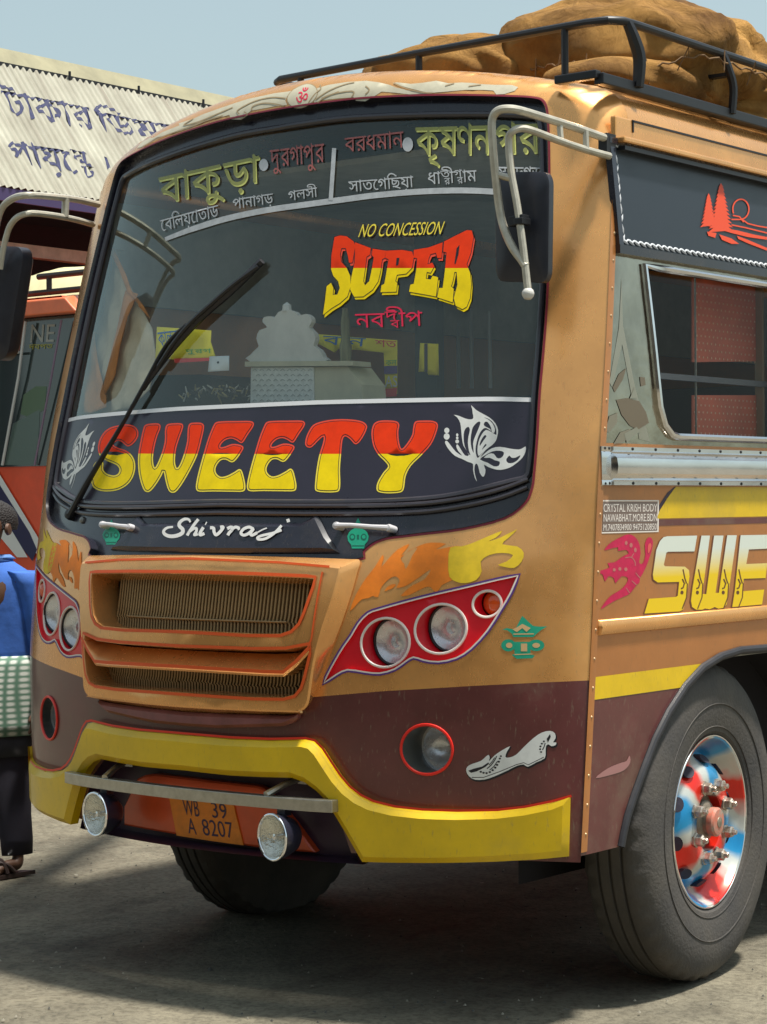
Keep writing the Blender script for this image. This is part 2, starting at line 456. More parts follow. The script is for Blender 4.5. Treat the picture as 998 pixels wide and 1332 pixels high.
# ------------------------------------------------------------------ ground
def ground():
    m=mat('dusty_asphalt',(.30,.275,.215),.9)
    n=m.node_tree.nodes;L=m.node_tree.links;b=n['Principled BSDF']
    tc=n.new('ShaderNodeTexCoord')
    def noise(s,d=8,r=.6):
        t=n.new('ShaderNodeTexNoise');t.inputs['Scale'].default_value=s;t.inputs['Detail'].default_value=d;t.inputs['Roughness'].default_value=r
        L.new(tc.outputs['Object'],t.inputs['Vector']);return t
    a=noise(.9);c=noise(45,4,.7);d=noise(6)
    r=n.new('ShaderNodeValToRGB');e=r.color_ramp.elements
    e[0].position=.33;e[0].color=(.138,.124,.092,1);e[1].position=.66;e[1].color=(.265,.234,.166,1)
    L.new(a.outputs['Fac'],r.inputs[0])
    r2=n.new('ShaderNodeValToRGB');r2.color_ramp.elements[0].position=.36;r2.color_ramp.elements[0].color=(.42,.41,.40,1);r2.color_ramp.elements[1].position=.56;r2.color_ramp.elements[1].color=(1.0,1.0,1.0,1)
    L.new(c.outputs['Fac'],r2.inputs[0])
    mx=n.new('ShaderNodeMixRGB');mx.blend_type='MULTIPLY';mx.inputs[0].default_value=.7;L.new(r.outputs[0],mx.inputs[1]);L.new(r2.outputs[0],mx.inputs[2])
    r3=n.new('ShaderNodeValToRGB');r3.color_ramp.elements[0].position=.3;r3.color_ramp.elements[0].color=(.7,.69,.68,1);r3.color_ramp.elements[1].position=.6;r3.color_ramp.elements[1].color=(1,1,1,1)
    L.new(d.outputs['Fac'],r3.inputs[0])
    m2=n.new('ShaderNodeMixRGB');m2.blend_type='MULTIPLY';m2.inputs[0].default_value=1;L.new(mx.outputs[0],m2.inputs[1]);L.new(r3.outputs[0],m2.inputs[2])
    mp=n.new('ShaderNodeMapping');mp.inputs['Scale'].default_value=(1,.45,1);mp.inputs['Rotation'].default_value=(0,0,.5);L.new(tc.outputs['Object'],mp.inputs[0])
    st=n.new('ShaderNodeTexNoise');st.inputs['Scale'].default_value=2.3;st.inputs['Detail'].default_value=9;st.inputs['Roughness'].default_value=.7;st.inputs['Distortion'].default_value=.6;L.new(mp.outputs[0],st.inputs['Vector'])
    r4=n.new('ShaderNodeValToRGB');r4.color_ramp.elements[0].position=.35;r4.color_ramp.elements[0].color=(.62,.60,.59,1);r4.color_ramp.elements[1].position=.47;r4.color_ramp.elements[1].color=(1,1,1,1);L.new(st.outputs['Fac'],r4.inputs[0])
    vo=n.new('ShaderNodeTexVoronoi');vo.feature='DISTANCE_TO_EDGE';vo.inputs['Scale'].default_value=.8;dn=n.new('ShaderNodeMixRGB');dn.inputs[0].default_value=.12;L.new(tc.outputs['Object'],dn.inputs[1]);L.new(d.outputs['Color'],dn.inputs[2]);L.new(dn.outputs[0],vo.inputs['Vector'])
    r5=n.new('ShaderNodeValToRGB');r5.color_ramp.elements[0].position=.0;r5.color_ramp.elements[0].color=(.45,.44,.43,1);r5.color_ramp.elements[1].position=.012;r5.color_ramp.elements[1].color=(1,1,1,1);L.new(vo.outputs['Distance'],r5.inputs[0])
    m3=n.new('ShaderNodeMixRGB');m3.blend_type='MULTIPLY';m3.inputs[0].default_value=1;L.new(m2.outputs[0],m3.inputs[1]);L.new(r4.outputs[0],m3.inputs[2])
    m4=n.new('ShaderNodeMixRGB');m4.blend_type='MULTIPLY';m4.inputs[0].default_value=.0;L.new(m3.outputs[0],m4.inputs[1]);L.new(r5.outputs[0],m4.inputs[2])
    L.new(m4.outputs[0],b.inputs['Base Color'])
    bp=n.new('ShaderNodeBump');bp.inputs['Strength'].default_value=.8;bp.inputs['Distance'].default_value=.012
    L.new(c.outputs['Fac'],bp.inputs['Height']);L.new(bp.outputs[0],b.inputs['Normal'])
    mb=MB();xs=[-900,-300,-100,-40]+[-20+i*.5 for i in range(61)]+[20,100,300,900]
    vs=[];N=len(xs)
    for y in xs:
        for x in xs:
            near=max(0,1-math.hypot(x,y)/12)
            vs.append((x,y,near*(.010*math.sin(x*2.3+1)*math.cos(y*1.9)-.008)))
    mb.add(vs,[(i*N+j,i*N+j+1,(i+1)*N+j+1,(i+1)*N+j) for i in range(N-1) for j in range(N-1)])
    o=mb.build('ground',m);o['kind']='structure'
    # grit
    g=MB()
    for k in range(2600):
        x=random.uniform(-5,3.2);y=random.uniform(-2.4,5)
        s=random.uniform(.002,.0065)*(1.8 if random.random()<.04 else 1);a=random.random()*6
        P=[(x+math.cos(a+i*1.57)*s*random.uniform(.7,1.2),y+math.sin(a+i*1.57)*s*random.uniform(.7,1.2),-.002) for i in range(4)]+[(x+s*.2,y,s*.8),]
        g.add(P,[(0,1,4),(1,2,4),(2,3,4),(3,0,4)],k%2)
    for k in range(60):
        x=random.uniform(-3.5,2.0);y=random.uniform(-1.6,4);a=random.random()*6;s=random.uniform(.010,.022)
        P=[(x+math.cos(a+t)*s*q,y+math.sin(a+t)*s*q*.8,.004+.004*random.random()) for t,q in ((0,1),(1.2,.5),(2.2,.55),(3.14,.9),(4.2,.5),(5.3,.45))]
        g.add(P,[tuple(range(6))],k%2)
    gm=[mat('grit_light',(.34,.31,.25),.9),mat('grit_dark',(.10,.095,.085),.9)]
    o=g.build('loose_grit',gm,smooth=False);tag(o,'small loose stones and grit scattered over the dusty asphalt','gravel',kind='stuff')
ground()
# ------------------------------------------------------------------ the bus
BUS=thing('passenger_bus','gold and maroon bus with SWEETY painted across its windshield banner','bus')
OPEN_PX=[(385,142),(440,134.5),(490,129.6),(580,126.5),(670,128),(700,130),(711,134),(716,144),(718,165),(719,200),(719.5,260),(719,330),(716,400),(711.5,460),(707,510),(703.7,568),(700,612),(697,635),(688,654),(662,673),(608.5,686.6),(560,692.5),(532,696),(510,699),(492,706),(479,717),(471,727),(380,724.5),(285,723)]
LO=half(FG,OPEN_PX);LO=spl(LO,True,3)
GL_PX=[(385,161),(440,153),(490,149.5),(560,147),(640,146.5),(690,149),(703,152),(708,164),(710,200),(711.5,260),(711,330),(708,400),(704,460),(700,510),(697,568),(694,603),(689,619),(672,624),(647,630),(610,639),(570,645.5),(520,649),(460,650.5),(380,650.5),(290,650)]
LG=half(FG,GL_PX);LG=spl(LG,True,3)
HL_PX=spl(zm(380,680,2.626,[(112,545),(130,508),(152,468),(178,425),(205,387),(230,345),(262,312),(300,298),(400,270),(500,245),(600,222),(700,198),(768,184)]),False,2)[:-1]+spl(zm(380,680,2.626,[(768,184),(745,238),(710,298),(665,368),(610,428),(560,460),(500,473),(450,467),(415,457),(385,474),(350,498),(300,512),(250,508),(190,500),(150,518),(112,545)]),False,2)[:-1]
LH=[FB.hit(*p) for p in HL_PX]
LAMPS=[(FB.hit(499.6,836),.072),(FB.hit(572,818),.072),(FB.hit(633,785.5),.038)]
FOG=(FB.hit(555,975),.072)
GR_B=[(285,723),(380,725.5),(455,728),(469,730),(466,745),(456,780),(442,820),(425,863),(409,903),(403,916),(394,925),(378,930),(252,928)]
GR_F=[(283,730),(360,735.5),(430,741.5),(438,745),(436,757),(428,785),(416,820),(405,863),(399,903),(396,917),(388,925),(374,927),(252,922)]
GB=half(FB,GR_B);GF=half(FB,GR_F,.05)
GB=spl(GB,True,3);GF=spl(GF,True,3)
UP_PX=[(270,752.5),(330,754.5),(395,757),(404,758),(402,767),(390,800),(384,813),(375,822),(362,826.5),(320,826.5),(265,823)]
UO=half(FB,UP_PX,.05)
LOW_PX=[(262,846),(327,848),(370,847.5),(398,842),(397.5,852),(391,880),(386.5,895),(379,904),(366,907.5),(327,907),(265,903)]
LW=half(FB,LOW_PX,.05)
ARCH=[(268,1003),(330,1008),(380,1008),(392,1012),(402,1021),(423,1040),(446,1078),(469,1119),(474,1128),(270,1105)]
LA=half(FB,ARCH)
LA=[(x,z if z>.47 else .40) for x,z in LA]
mar=[FB.hit(405,907),FB.hit(500,899),FB.hit(620,892),FB.hit(700,888),FB.hit(757,885)]
mar=[(x,z) for x,z in mar];mar[-1]=(1.21,mar[-1][1])
def marz(x):
    a=abs(x)
    if a<=mar[0][0]: return mar[0][1]
    for i in range(len(mar)-1):
        if a<=mar[i+1][0]:
            t=(a-mar[i][0])/(mar[i+1][0]-mar[i][0]);return mar[i][1]*(1-t)+mar[i+1][1]*t
    return mar[-1][1]
def front_shell():
    zs=[.47+i*.06 for i in range(36)]
    side=[];z=.482
    while z<2.655: side.append((Xs(z),z));z+=.05
    # top edge
    top=[]
    for i in range(61):
        t=i/60;x=1.118*math.cos(math.pi*t)
        top.append((x,zr(x)-.0008))
    right=[(x,z) for x,z in side if z<top[0][1]-.02]
    outer=[(-XL(z),z) for x,z in right[::-1]]
    bottom=[(-1.12+i*.1,.482) for i in range(1,23)]
    outer=right+top+outer+bottom
    ex=[]
    xs=[-1.17,-1.155,-1.13,-1.10,-1.05]+[-1.0+i*.05 for i in range(41)]+[1.06,1.10,1.14,1.17,1.19]
    for x in xs:
        for z in zs:
            if -XL(z)+.006<x<Xs(z)-.006 and z<zr(x)-RR-.02: ex.append((x+.002*math.sin(z*40),z))
        if abs(x)<1.118:
            for k in range(0,8):
                ex.append((x,zr(x)-RR+RR*math.sin(R(5+k*11))))
    mline=[(-1.22+i*.04,marz(-1.22+i*.04)) for i in range(62)]
    holes=[LO,LH,mirx(LH),LA,UO,LW]+[circ(sx*FOG[0][0],FOG[0][1],FOG[1],n=32) for sx in (1,-1)]
    loops=[outer]+holes
    inO=bbwind([outer]);inH=bbwind(holes)
    V,fs=fill(loops,None,extra=ex,lines=[mline],keep=lambda c:inO(c) and not inH(c))
    mb=MB();vs=[FB.P(v.x,v.y) for v in V]
    for mi in (0,1):
        g=[f for f,c in fs if (c[1]<marz(c[0]))==(mi==1)]
        u=sorted({i for f in g for i in f});mp={i:j for j,i in enumerate(u)}
        mb.add([vs[i] for i in u],[[mp[i] for i in f] for f in g],mi)
    return mb.build('front_panel',[GOLD,MAROON],BUS,angle=70)
front_shell()
# black panel under the glass and round it
def dark_panel():
    mb=MB();ex=[(-1.0+i*.08,1.38+j*.06) for i in range(26) for j in range(5)]
    inO=bbwind([LO]);inH=bbwind([LG])
    V,fs=fill([LO,LG],None,extra=ex,keep=lambda c:inO(c) and not inH(c))
    mb.add([FG.P(v.x,v.y) for v in V],[f for f,c in fs])
    wall(mb,FB,[(LO,.004),(LO,-.03)])
    o=mb.build('black_panel',BLACK,BUS,angle=50)
    # raised centre of the hood
    px=[(280,678),(395,678),(408,671),(414,667.5),(418,670),(430,694),(444,716),(285,716)]
    L=half(FG,px);L=resamp(L,.05)
    mb=MB();I=inset(L,.012);wall(mb,FG,[(L,-.002),(L,.006),(I,.014)]);cap(mb,FG,[I],.014)
    mb.build('hood_relief',BLACK,BUS,angle=50)
    mb=MB();ring=[FG.P(x,z,.004) for x,z in LG];mb.tube(ring,.010,8,True)
    low=[(x,z) for x,z in LG]
    n=len(LG)
    bl=[FG.hit(*p) for p in [(292,655),(380,656),(460,656),(520,655),(570,652),(620,644),(660,634),(692,622)]]
    bl=[(-x,z) for x,z in bl[::-1]]+bl;bl=spl(bl,False,4)
    mb.tube([FG.P(x,z,.010) for x,z in bl],.007,8)
    mb.tube([FG.P(x,z-.022,.006) for x,z in bl],.008,8)
    mb.build('rubber_gasket',mat('gasket_rubber',(.045,.04,.05),.3,0,.3,.2,10),BUS)
    # thin wine-red edge line between the rubber and the gold paint
    mb=MB();pstripe(mb,FB,inset(LO,-.004),.006,.002);mb.build('edge_line',mat('wine_line',(.22,.012,.03),.4),BUS)
dark_panel()
def glassmat(name,tint,strength,rough=0.0,ior=1.45,film=0):
    m=bpy.data.materials.new(name);m.use_nodes=True;n=m.node_tree.nodes;L=m.node_tree.links;n.clear()
    o=n.new('ShaderNodeOutputMaterial');mx=n.new('ShaderNodeMixShader');t=n.new('ShaderNodeBsdfTransparent');g=n.new('ShaderNodeBsdfGlossy')
    t.inputs[0].default_value=(*tint,1);g.inputs['Roughness'].default_value=rough
    fr=n.new('ShaderNodeFresnel');ge=n.new('ShaderNodeNewGeometry');io=n.new('ShaderNodeMapRange');io.inputs['To Min'].default_value=ior;io.inputs['To Max'].default_value=1/ior
    L.new(ge.outputs['Backfacing'],io.inputs['Value']);L.new(io.outputs[0],fr.inputs[0])
    mu=n.new('ShaderNodeMath');mu.operation='MULTIPLY_ADD';mu.inputs[1].default_value=strength;mu.inputs[2].default_value=.0
    L.new(fr.outputs[0],mu.inputs[0]);L.new(mu.outputs[0],mx.inputs[0]);L.new(t.outputs[0],mx.inputs[1]);L.new(g.outputs[0],mx.inputs[2])
    out=mx.outputs[0]
    if film:
        d=n.new('ShaderNodeBsdfDiffuse');d.inputs[0].default_value=(.34,.40,.37,1);g.inputs[0].default_value=(.88,1,.96,1);m3=n.new('ShaderNodeMixShader')
        tc=n.new('ShaderNodeTexCoord');no=n.new('ShaderNodeTexNoise');no.inputs['Scale'].default_value=2.2;no.inputs['Detail'].default_value=6;L.new(tc.outputs['Object'],no.inputs['Vector'])
        mr=n.new('ShaderNodeMapRange');mr.inputs['To Min'].default_value=film*.35;mr.inputs['To Max'].default_value=film*1.7;mr.inputs['From Min'].default_value=.3;mr.inputs['From Max'].default_value=.7
        L.new(no.outputs['Fac'],mr.inputs['Value']);L.new(mr.outputs[0],m3.inputs[0]);L.new(out,m3.inputs[1]);L.new(d.outputs[0],m3.inputs[2]);out=m3.outputs[0]
    L.new(out,o.inputs[0]);MATS[name]=m;return m
GLASS=glassmat('windshield_glass',(.97,.99,.98),1.75,film=.055)
PANE=glassmat('side_glass',(.96,.97,.97),.45)
def windshield():
    mb=MB();cap(mb,FG,[LG],-.004,.08);mb.build('windshield',GLASS,BUS,angle=80)
windshield()
# ---- grille
def grille():
    mb=MB();W=[( (a[0]+b[0])/2,(a[1]+b[1])/2) for a,b in zip(GB,GF)]
    wall(mb,FB,[(GB,-.004),(GB,.006),(GF,.046),(inset(GF,.006),.05)])
    I=inset(GF,.006);cap(mb,FB,[I,UO,LW],.05,.05)
    for L,d in ((UO,-.05),(LW,-.045)):
        D=resamp(L,.03);wall(mb,FB,[(D,.05),(inset(D,.006),d)])
    g=mb.build('grille_surround',GOLD,BUS,angle=28)
    mb=MB()
    for L,d in ((UO,-.052),(LW,-.047)): cap(mb,FB,[resamp(L,.05)],d,.08)
    mb.build('grille_back',mat('grille_dark',(.012,.010,.012),.8),g)
    mb=MB()
    pstripe(mb,FB,inset(UO,-.006),.009,.0545);pstripe(mb,FB,inset(LW,-.006),.009,.0545)
    pstripe(mb,FB,resamp([FB.hit(*p,.05) for p in zm(110,730,3.219,[(985,62),(975,110),(940,330),(925,370)])],.02,False),.005,.0545,closed=False)
    pstripe(mb,FB,resamp(fullline(FB,[(285,734),(360,738),(425,743)],.05),.05,False),.006,.0545,closed=False)
    mb.build('orange_pinstripe',PIN,g)
    T=fullline(FB,[(262,849),(300,850.5),(340,852),(365,851),(380,849),(396,844)],.05)
    B=fullline(FB,[(262,873.5),(300,876),(340,878.5),(364,879),(380,866),(396.5,848.5)],.06)
    mb=MB();wall(mb,FB,[(T,-.03),(T,-.01),(B,.058),([(x,z-.006) for x,z in B],.052),(B,-.02)],0,False)
    bm=mb.build('grille_crossbar',GOLD,g,angle=25)
    mb=MB();pstripe(mb,FB,[(x,z+.008) for x,z in B],.010,.060,closed=False)
    mb.build('crossbar_pinstripe',PIN,g)
    barm=mat('grille_bar_metal',(.46,.29,.13),.45,.4,0,.3,40)
    def slat(h,k):
        mb=MB();zz=[h,h*.42,h*.3,h*.26,0];xx=[.003,-.003,-.007,.0,.0]
        P=[];w_=.0032
        for z,x in zip(zz,xx):
            for a,b in ((-w_,-.004),(w_,-.004),(w_,.006),(-w_,.006)): P.append((x+a,b,z))
        fs=[]
        for i in range(len(zz)-1):
            for j in range(4): fs.append((i*4+j,i*4+(j+1)%4,(i+1)*4+(j+1)%4,(i+1)*4+j))
        mb.add(P,fs);o=mb.build('grille_bar',barm,g,smooth=False);return o
    zt=FB.hit(300,755,-.03)[1];zb=FB.hit(300,825,-.03)[1]
    proto=None;iO=bbwind([UO]);n=0
    for i in range(60):
        x=-.40+i*.0136
        if not (iO((x,zb+.035)) and iO((x,zt-.02))): continue
        if proto is None: proto=slat(zt-zb+.02,0);o=proto
        else: o=proto.copy();COL.objects.link(o)
        p=FB.P(x,zb-.01,-.036);o.location=p;o.rotation_euler=(R(-6),0,0)
    iL=bbwind([LW]);proto=None
    for i in range(70):
        x=-.43+i*.0125
        zz=[z for z in [ .86+.004*k for k in range(60)] if iL((x,z))]
        if len(zz)<10: continue
        if proto is None: proto=slat(.10,1);o=proto
        else: o=proto.copy();COL.objects.link(o)
        o.location=FB.P(x,min(zz)-.004,-.034)
    mb=MB();mb.tube([FB.P(x*.02,zb+.045,-.026) for x in range(-17,18)],.0035,6);mb.build('grille_rail',barm,g)
    # maroon lip under the surround
    L=half(FB,[(262,927),(379,930.5),(392,928),(391,934),(384,940),(372,944),(289,946.5),(262,945)]);L=resamp(L,.03)
    mb=MB();I=inset(L,.010);wall(mb,FB,[(L,-.002),(L,.018),(I,.03)]);cap(mb,FB,[I],.03,.06)
    mb.build('lower_lip',MAROON_L,BUS)
    mb=MB();p=FB.P(*FB.hit(445,782));mb.lathe([(0,.002),(.006,.002),(.006,0)],p,(0.25,-1,.1),12);mb.build('bolt_hole',BLACKM,BUS)
grille()
# ---- headlights and fog lamps
REFL=mat('lamp_reflector',(.97,.97,.97),.25,.55,.3,.06,18,.2,30)
LENS=glassmat('lamp_glass',(.93,.94,.95),1.2)
AMBER=mat('amber_lens',(.80,.09,.01),.15,0,.6,.3,30)
WHITEP=mat('white_ring_paint',(.80,.72,.66),.4)
def lampset(sx):
    H=[(sx*x,z) for x,z in LH];rings=[circ(sx*c[0],c[1],r,n=36) for c,r in LAMPS]
    mb=MB();wall(mb,FB,[(H,.001),(H,-.010)]);I=inset(H,.002);cap(mb,FB,[H]+rings,-.010,.035)
    for i,((c,r),L) in enumerate(zip(LAMPS,rings)):
        y0=FB.P(sx*c[0],c[1]).y+(.085 if i<2 else .03)
        wall(mb,FB,[(L,-.010),(L,lambda a,b,y0=y0:Vector((a,y0,b)))])
    h=mb.build('headlight',RED,BUS,angle=40)
    mb=MB()
    for L in rings: mb.tube([FB.P(*p,-.008) for p in L],.0042,6,True)
    mb.build('white_ring',WHITEP,h)
    mb=MB();pstripe(mb,FB,inset(H,-.002),.005,.0025);pstripe(mb,FB,inset(H,-.0065),.005,.0028,1)
    mb.build('outline_stripe',[WHITEP,mat('violet_line',(.10,.035,.22),.4)],h)
    for i,(c,r) in enumerate(LAMPS):
        y0=FB.P(sx*c[0],c[1]).y
        if i<2:
            cc=(sx*c[0],y0+.042,c[1]);mb=MB()
            mb.lathe([(0,.022),(.012,.024),(.018,.014),(.035,.016),(.052,.010),(.064,0),(.068,0),(.070,.006)],cc,(0,1,0),32)
            o=mb.build('lamp_reflector',REFL,h)
            mb=MB();mb.lathe([(0,-.012),(.03,-.010),(.05,-.005),(.063,.001)],cc,(0,1,0),32);mb.build('lamp_lens',LENS,h)
            mb=MB();mb.tube([Vector(cc)+Vector((math.cos(t)*.067,-.001,math.sin(t)*.067)) for t in [k*2*math.pi/32 for k in range(32)]],.0045,6,True);mb.build('lamp_bezel',BLACKM,h)
        else:
            mb=MB();mb.lathe([(0,-.016),(.015,-.014),(.028,-.008),(.036,.002)],(sx*c[0],y0+.032,c[1]),(0,1,0),28);mb.build('indicator_lens',AMBER,h)
    # fog lamp
    (c,r)=FOG;L=circ(sx*c[0],c[1],r,n=36);mb=MB();y0=FB.P(sx*c[0],c[1]).y
    wall(mb,FB,[(L,.002),(L,lambda a,b:Vector((a,y0+.09,b)))])
    f=mb.build('fog_lamp',mat('fog_tunnel',(.07,.075,.07),.35,0,.2),BUS)
    mb=MB();mb.tube([FB.P(*p,.003) for p in L],.0045,6,True);mb.build('red_ring',mat('red_ring_paint',(.80,.03,.02),.35),f)
    cc=(sx*c[0],y0+.075,c[1]);mb=MB();mb.lathe([(0,.04),(.03,.034),(.052,.018),(.064,-.004),(.072,-.004)],cc,(0,1,0),32);mb.build('lamp_reflector',REFL,f)
    mb=MB();mb.lathe([(0,-.022),(.03,-.019),(.05,-.012),(.064,-.004)],cc,(0,1,0),32);mb.build('lamp_lens',LENS,f)
for sx in (1,-1): lampset(sx)
# ---- bumper, recess, number plate, steel bar
BP=Bump()
def bumper():
    px=[(266,958),(300,961),(350,963),(395,962),(407,965),(417,975),(428,992),(440,1010),(452,1024),(466,1035),(482,1043),(510,1050),(545,1054),(590,1056),(640,1056),(675,1052.5),(710,1045.5),(746,1036),(742,1076),(738,1115),(690,1119),(640,1121),(560,1121.5),(500,1121),(470,1120),(446,1078),(424,1041),(410,1027),(396,1017),(380,1011),(340,1010),(300,1008),(268,1004)]
    L=half(FB,px,.02);L=resamp(L,.04)
    L=[(min(1.17,max(-1.045,x)),z) for x,z in L];mb=MB();I=inset(L,.004);J=inset(L,.019)
    wall(mb,BP,[(L,-.002),(L,.026),(I,.030),(J,.044)]);cap(mb,BP,[J],.044,.05)
    b=mb.build('bumper',YELLOW,BUS,angle=24)
    top=fullline(FB,[(266,958),(300,961),(350,963),(395,962),(407,965),(417,975),(428,992),(440,1010),(452,1024),(466,1035),(482,1043),(510,1050),(545,1054),(590,1056),(640,1056),(675,1052.5),(710,1045.5),(736,1038.5)],.03)
    mb=MB();pstripe(mb,BP,[(x,z+.004) for x,z in top],.007,.0295,closed=False)
    mb.add([],[]);mb.build('red_edge_line',mat('red_line',(.75,.03,.01),.4),b)
    # recess behind the arch
    FR=Front(.085);mb=MB()
    A=[(x,max(z,.45)) for x,z in LA];A=resamp(A,.05)
    cap(mb,FR,[A],0,.06);wall(mb,FB,[(A,0),(A,-.085)])
    mb.build('bumper_recess',PURPLE,BUS)
    oj=[(176,1014),(186,1009.5),(200,1008),(250,1014),(300,1020),(336,1024),(346,1028),(354,1037),(385,1073),(414,1111),(350,1106),(300,1098),(230,1087),(158,1074),(158,1050)]
    mb=MB();L=resamp([FR.hit(*p,.03) for p in oj],.03);I=inset(L,.006)
    wall(mb,FR,[(L,0),(L,.026),(I,.03)]);cap(mb,FR,[I],.03,.07)
    pm=mb.build('plate_panel',ORANGEP,BUS)
    Q=Front(.085);pl=mat('plate_orange',(.80,.24,.018),.5,0,0,.2,30)
    mb=MB();L=resamp([Q.hit(*p,.034) for p in [(219,1038),(305,1049),(318,1101),(229,1088)]],.03);wall(mb,Q,[(L,.03),(L,.0345)]);cap(mb,Q,[L],.0345,.05)
    np_=mb.build('number_plate',pl,pm)
    ink=mat('plate_ink',(.03,.012,.05),.5)
    T=fit(loops_of_text('WB',.02),[(236,1040),(257,1042),(260,1064),(239,1061)])+fit(loops_of_text('39',.02),[(274,1044),(294,1047),(297,1067),(277,1065)])
    T+=fit(loops_of_text('A',.02),[(242,1065),(253,1066.5),(256,1087),(245,1085)])+fit(loops_of_text('8207',.02),[(261,1066),(302,1071),(306,1092),(265,1088)])
    decal('plate_lettering',[(T,ink,True)],Q,np_,off=.0355,grid=None)
    # steel guard bar
    mb=MB();N=36;rows=[]
    for i in range(N+1):
        x=-.568+i*1.13/N;z=.628-.0015*x
        bow=0.095-(.02*max(0,(abs(x)-.42)/.15)**2)
        y=-.41+.16*x*x-bow*.55
        rows.append([(x,y,z+.018),(x,y,z-.018),(x,y+.034,z-.018),(x,y+.034,z+.018)])
    vs=[q for r_ in rows for q in r_];fs=[]
    for i in range(N):
        for j in range(4): fs.append((i*4+j,i*4+(j+1)%4,(i+1)*4+(j+1)%4,(i+1)*4+j))
    fs+=[(0,1,2,3),(N*4+3,N*4+2,N*4+1,N*4)];mb.add(vs,fs)
    bar=mb.build('steel_guard_bar',STEEL,BUS,smooth=False,bevel=.002)
    bar.modifiers['bevel'].limit_method='ANGLE'
    for sx in (1,-1):
        mb=MB();p=FB.P(sx*.377,.685,-.05);q=Vector((sx*.34,-.44,.648))
        mb.tube([p,p.lerp(q,.5)+Vector((0,0,.004)),q],[.011,.010,.012],8);mb.box(p+Vector((0,.02,.006)),(.035,.008,.05))
        mb.lathe([(0,-.012),(.007,-.012),(.008,0)],p+Vector((0,.015,.022)),(0,1,0),6)
        mb.build('bar_bracket',STEEL,bar)
    for sx,pp in ((1,(.374,-.452,.528)),(-1,(-.374,-.452,.532))):
        ax=Vector((.20,1,.0)).normalized();p=Vector(pp)
        mb=MB();mb.lathe([(0,.092),(.03,.088),(.05,.07),(.064,.035),(.069,.006),(.069,0),(.066,-.002)],p,ax,36)
        mb.tube([p+ax*.045+Vector((0,0,.05)),p+ax*.045+Vector((0,0,.10))],.009,8)
        mb.box(p+ax*.045+Vector((0,0,.07)),(.03,.03,.02))
        l=mb.build('auxiliary_lamp',mat('lamp_housing_black',(.02,.02,.035),.3,0,.3),BUS)
        mb=MB();u=ax.orthogonal().normalized();v=ax.cross(u)
        mb.tube([p+(u*math.cos(t)+v*math.sin(t))*.067 for t in [k*2*math.pi/36 for k in range(36)]],.0045,8,True);mb.build('lamp_rim',CHROME,l)
        mb=MB();mb.lathe([(0,.04),(.02,.036),(.045,.022),(.066,.002)],p,ax,36);mb.build('lamp_reflector',mat('lamp_ribbed_reflector',(.85,.83,.72),.22,.85,0,.25,40,.5,90),l)
        mb=MB();mb.lathe([(0,-.010),(.03,-.008),(.066,0)],p,ax,36);mb.build('lamp_lens',LENS,l)
        mb=MB();mb.lathe([(0,-.002),(.009,0),(.009,.03)],p+ax*.006,ax,12);mb.build('lamp_bulb_cap',CHROME,l)
bumper()
# ------------------------------------------------------------------ side body, roof
def sl(px): return [SD.hit(*p) for p in px]
arl=sl([(806,1103),(809,1085),(814,1063),(823,1035),(835,1002),(850,963),(868,927),(890,893),(912,869),(936,854),(962,846),(998,843)])
ym=arl[-1][0]
ARC=[(y,max(z,.5)) for y,z in arl]+[(2*ym-y,z) for y,z in arl[-2::-1]]
ARC[-1]=(ARC[-1][0],.5)
WT=SD.hit(836,346)[1];WBm=SD.hit(950,571)[1];WL=SD.hit(836,346)[0]
def window_loop(y0,y1):
    """slanted front edge, rounded lower corners"""
    zt,zb=WT,WBm
    p=[(y0,zt),(y0+.025,zb+.16),(y0+.032,zb+.09),(y0+.055,zb+.035),(y0+.095,zb+.006),(y0+.13,zb),(y1-.13,zb),(y1-.05,zb+.02),(y1-.02,zb+.07),(y1-.01,zb+.16),(y1,zt)]
    return resamp(p,.08)
WINS=[window_loop(WL,WL+1.15),window_loop(WL+1.3,WL+2.45),window_loop(WL+2.6,WL+3.75)]
YEND=5.6
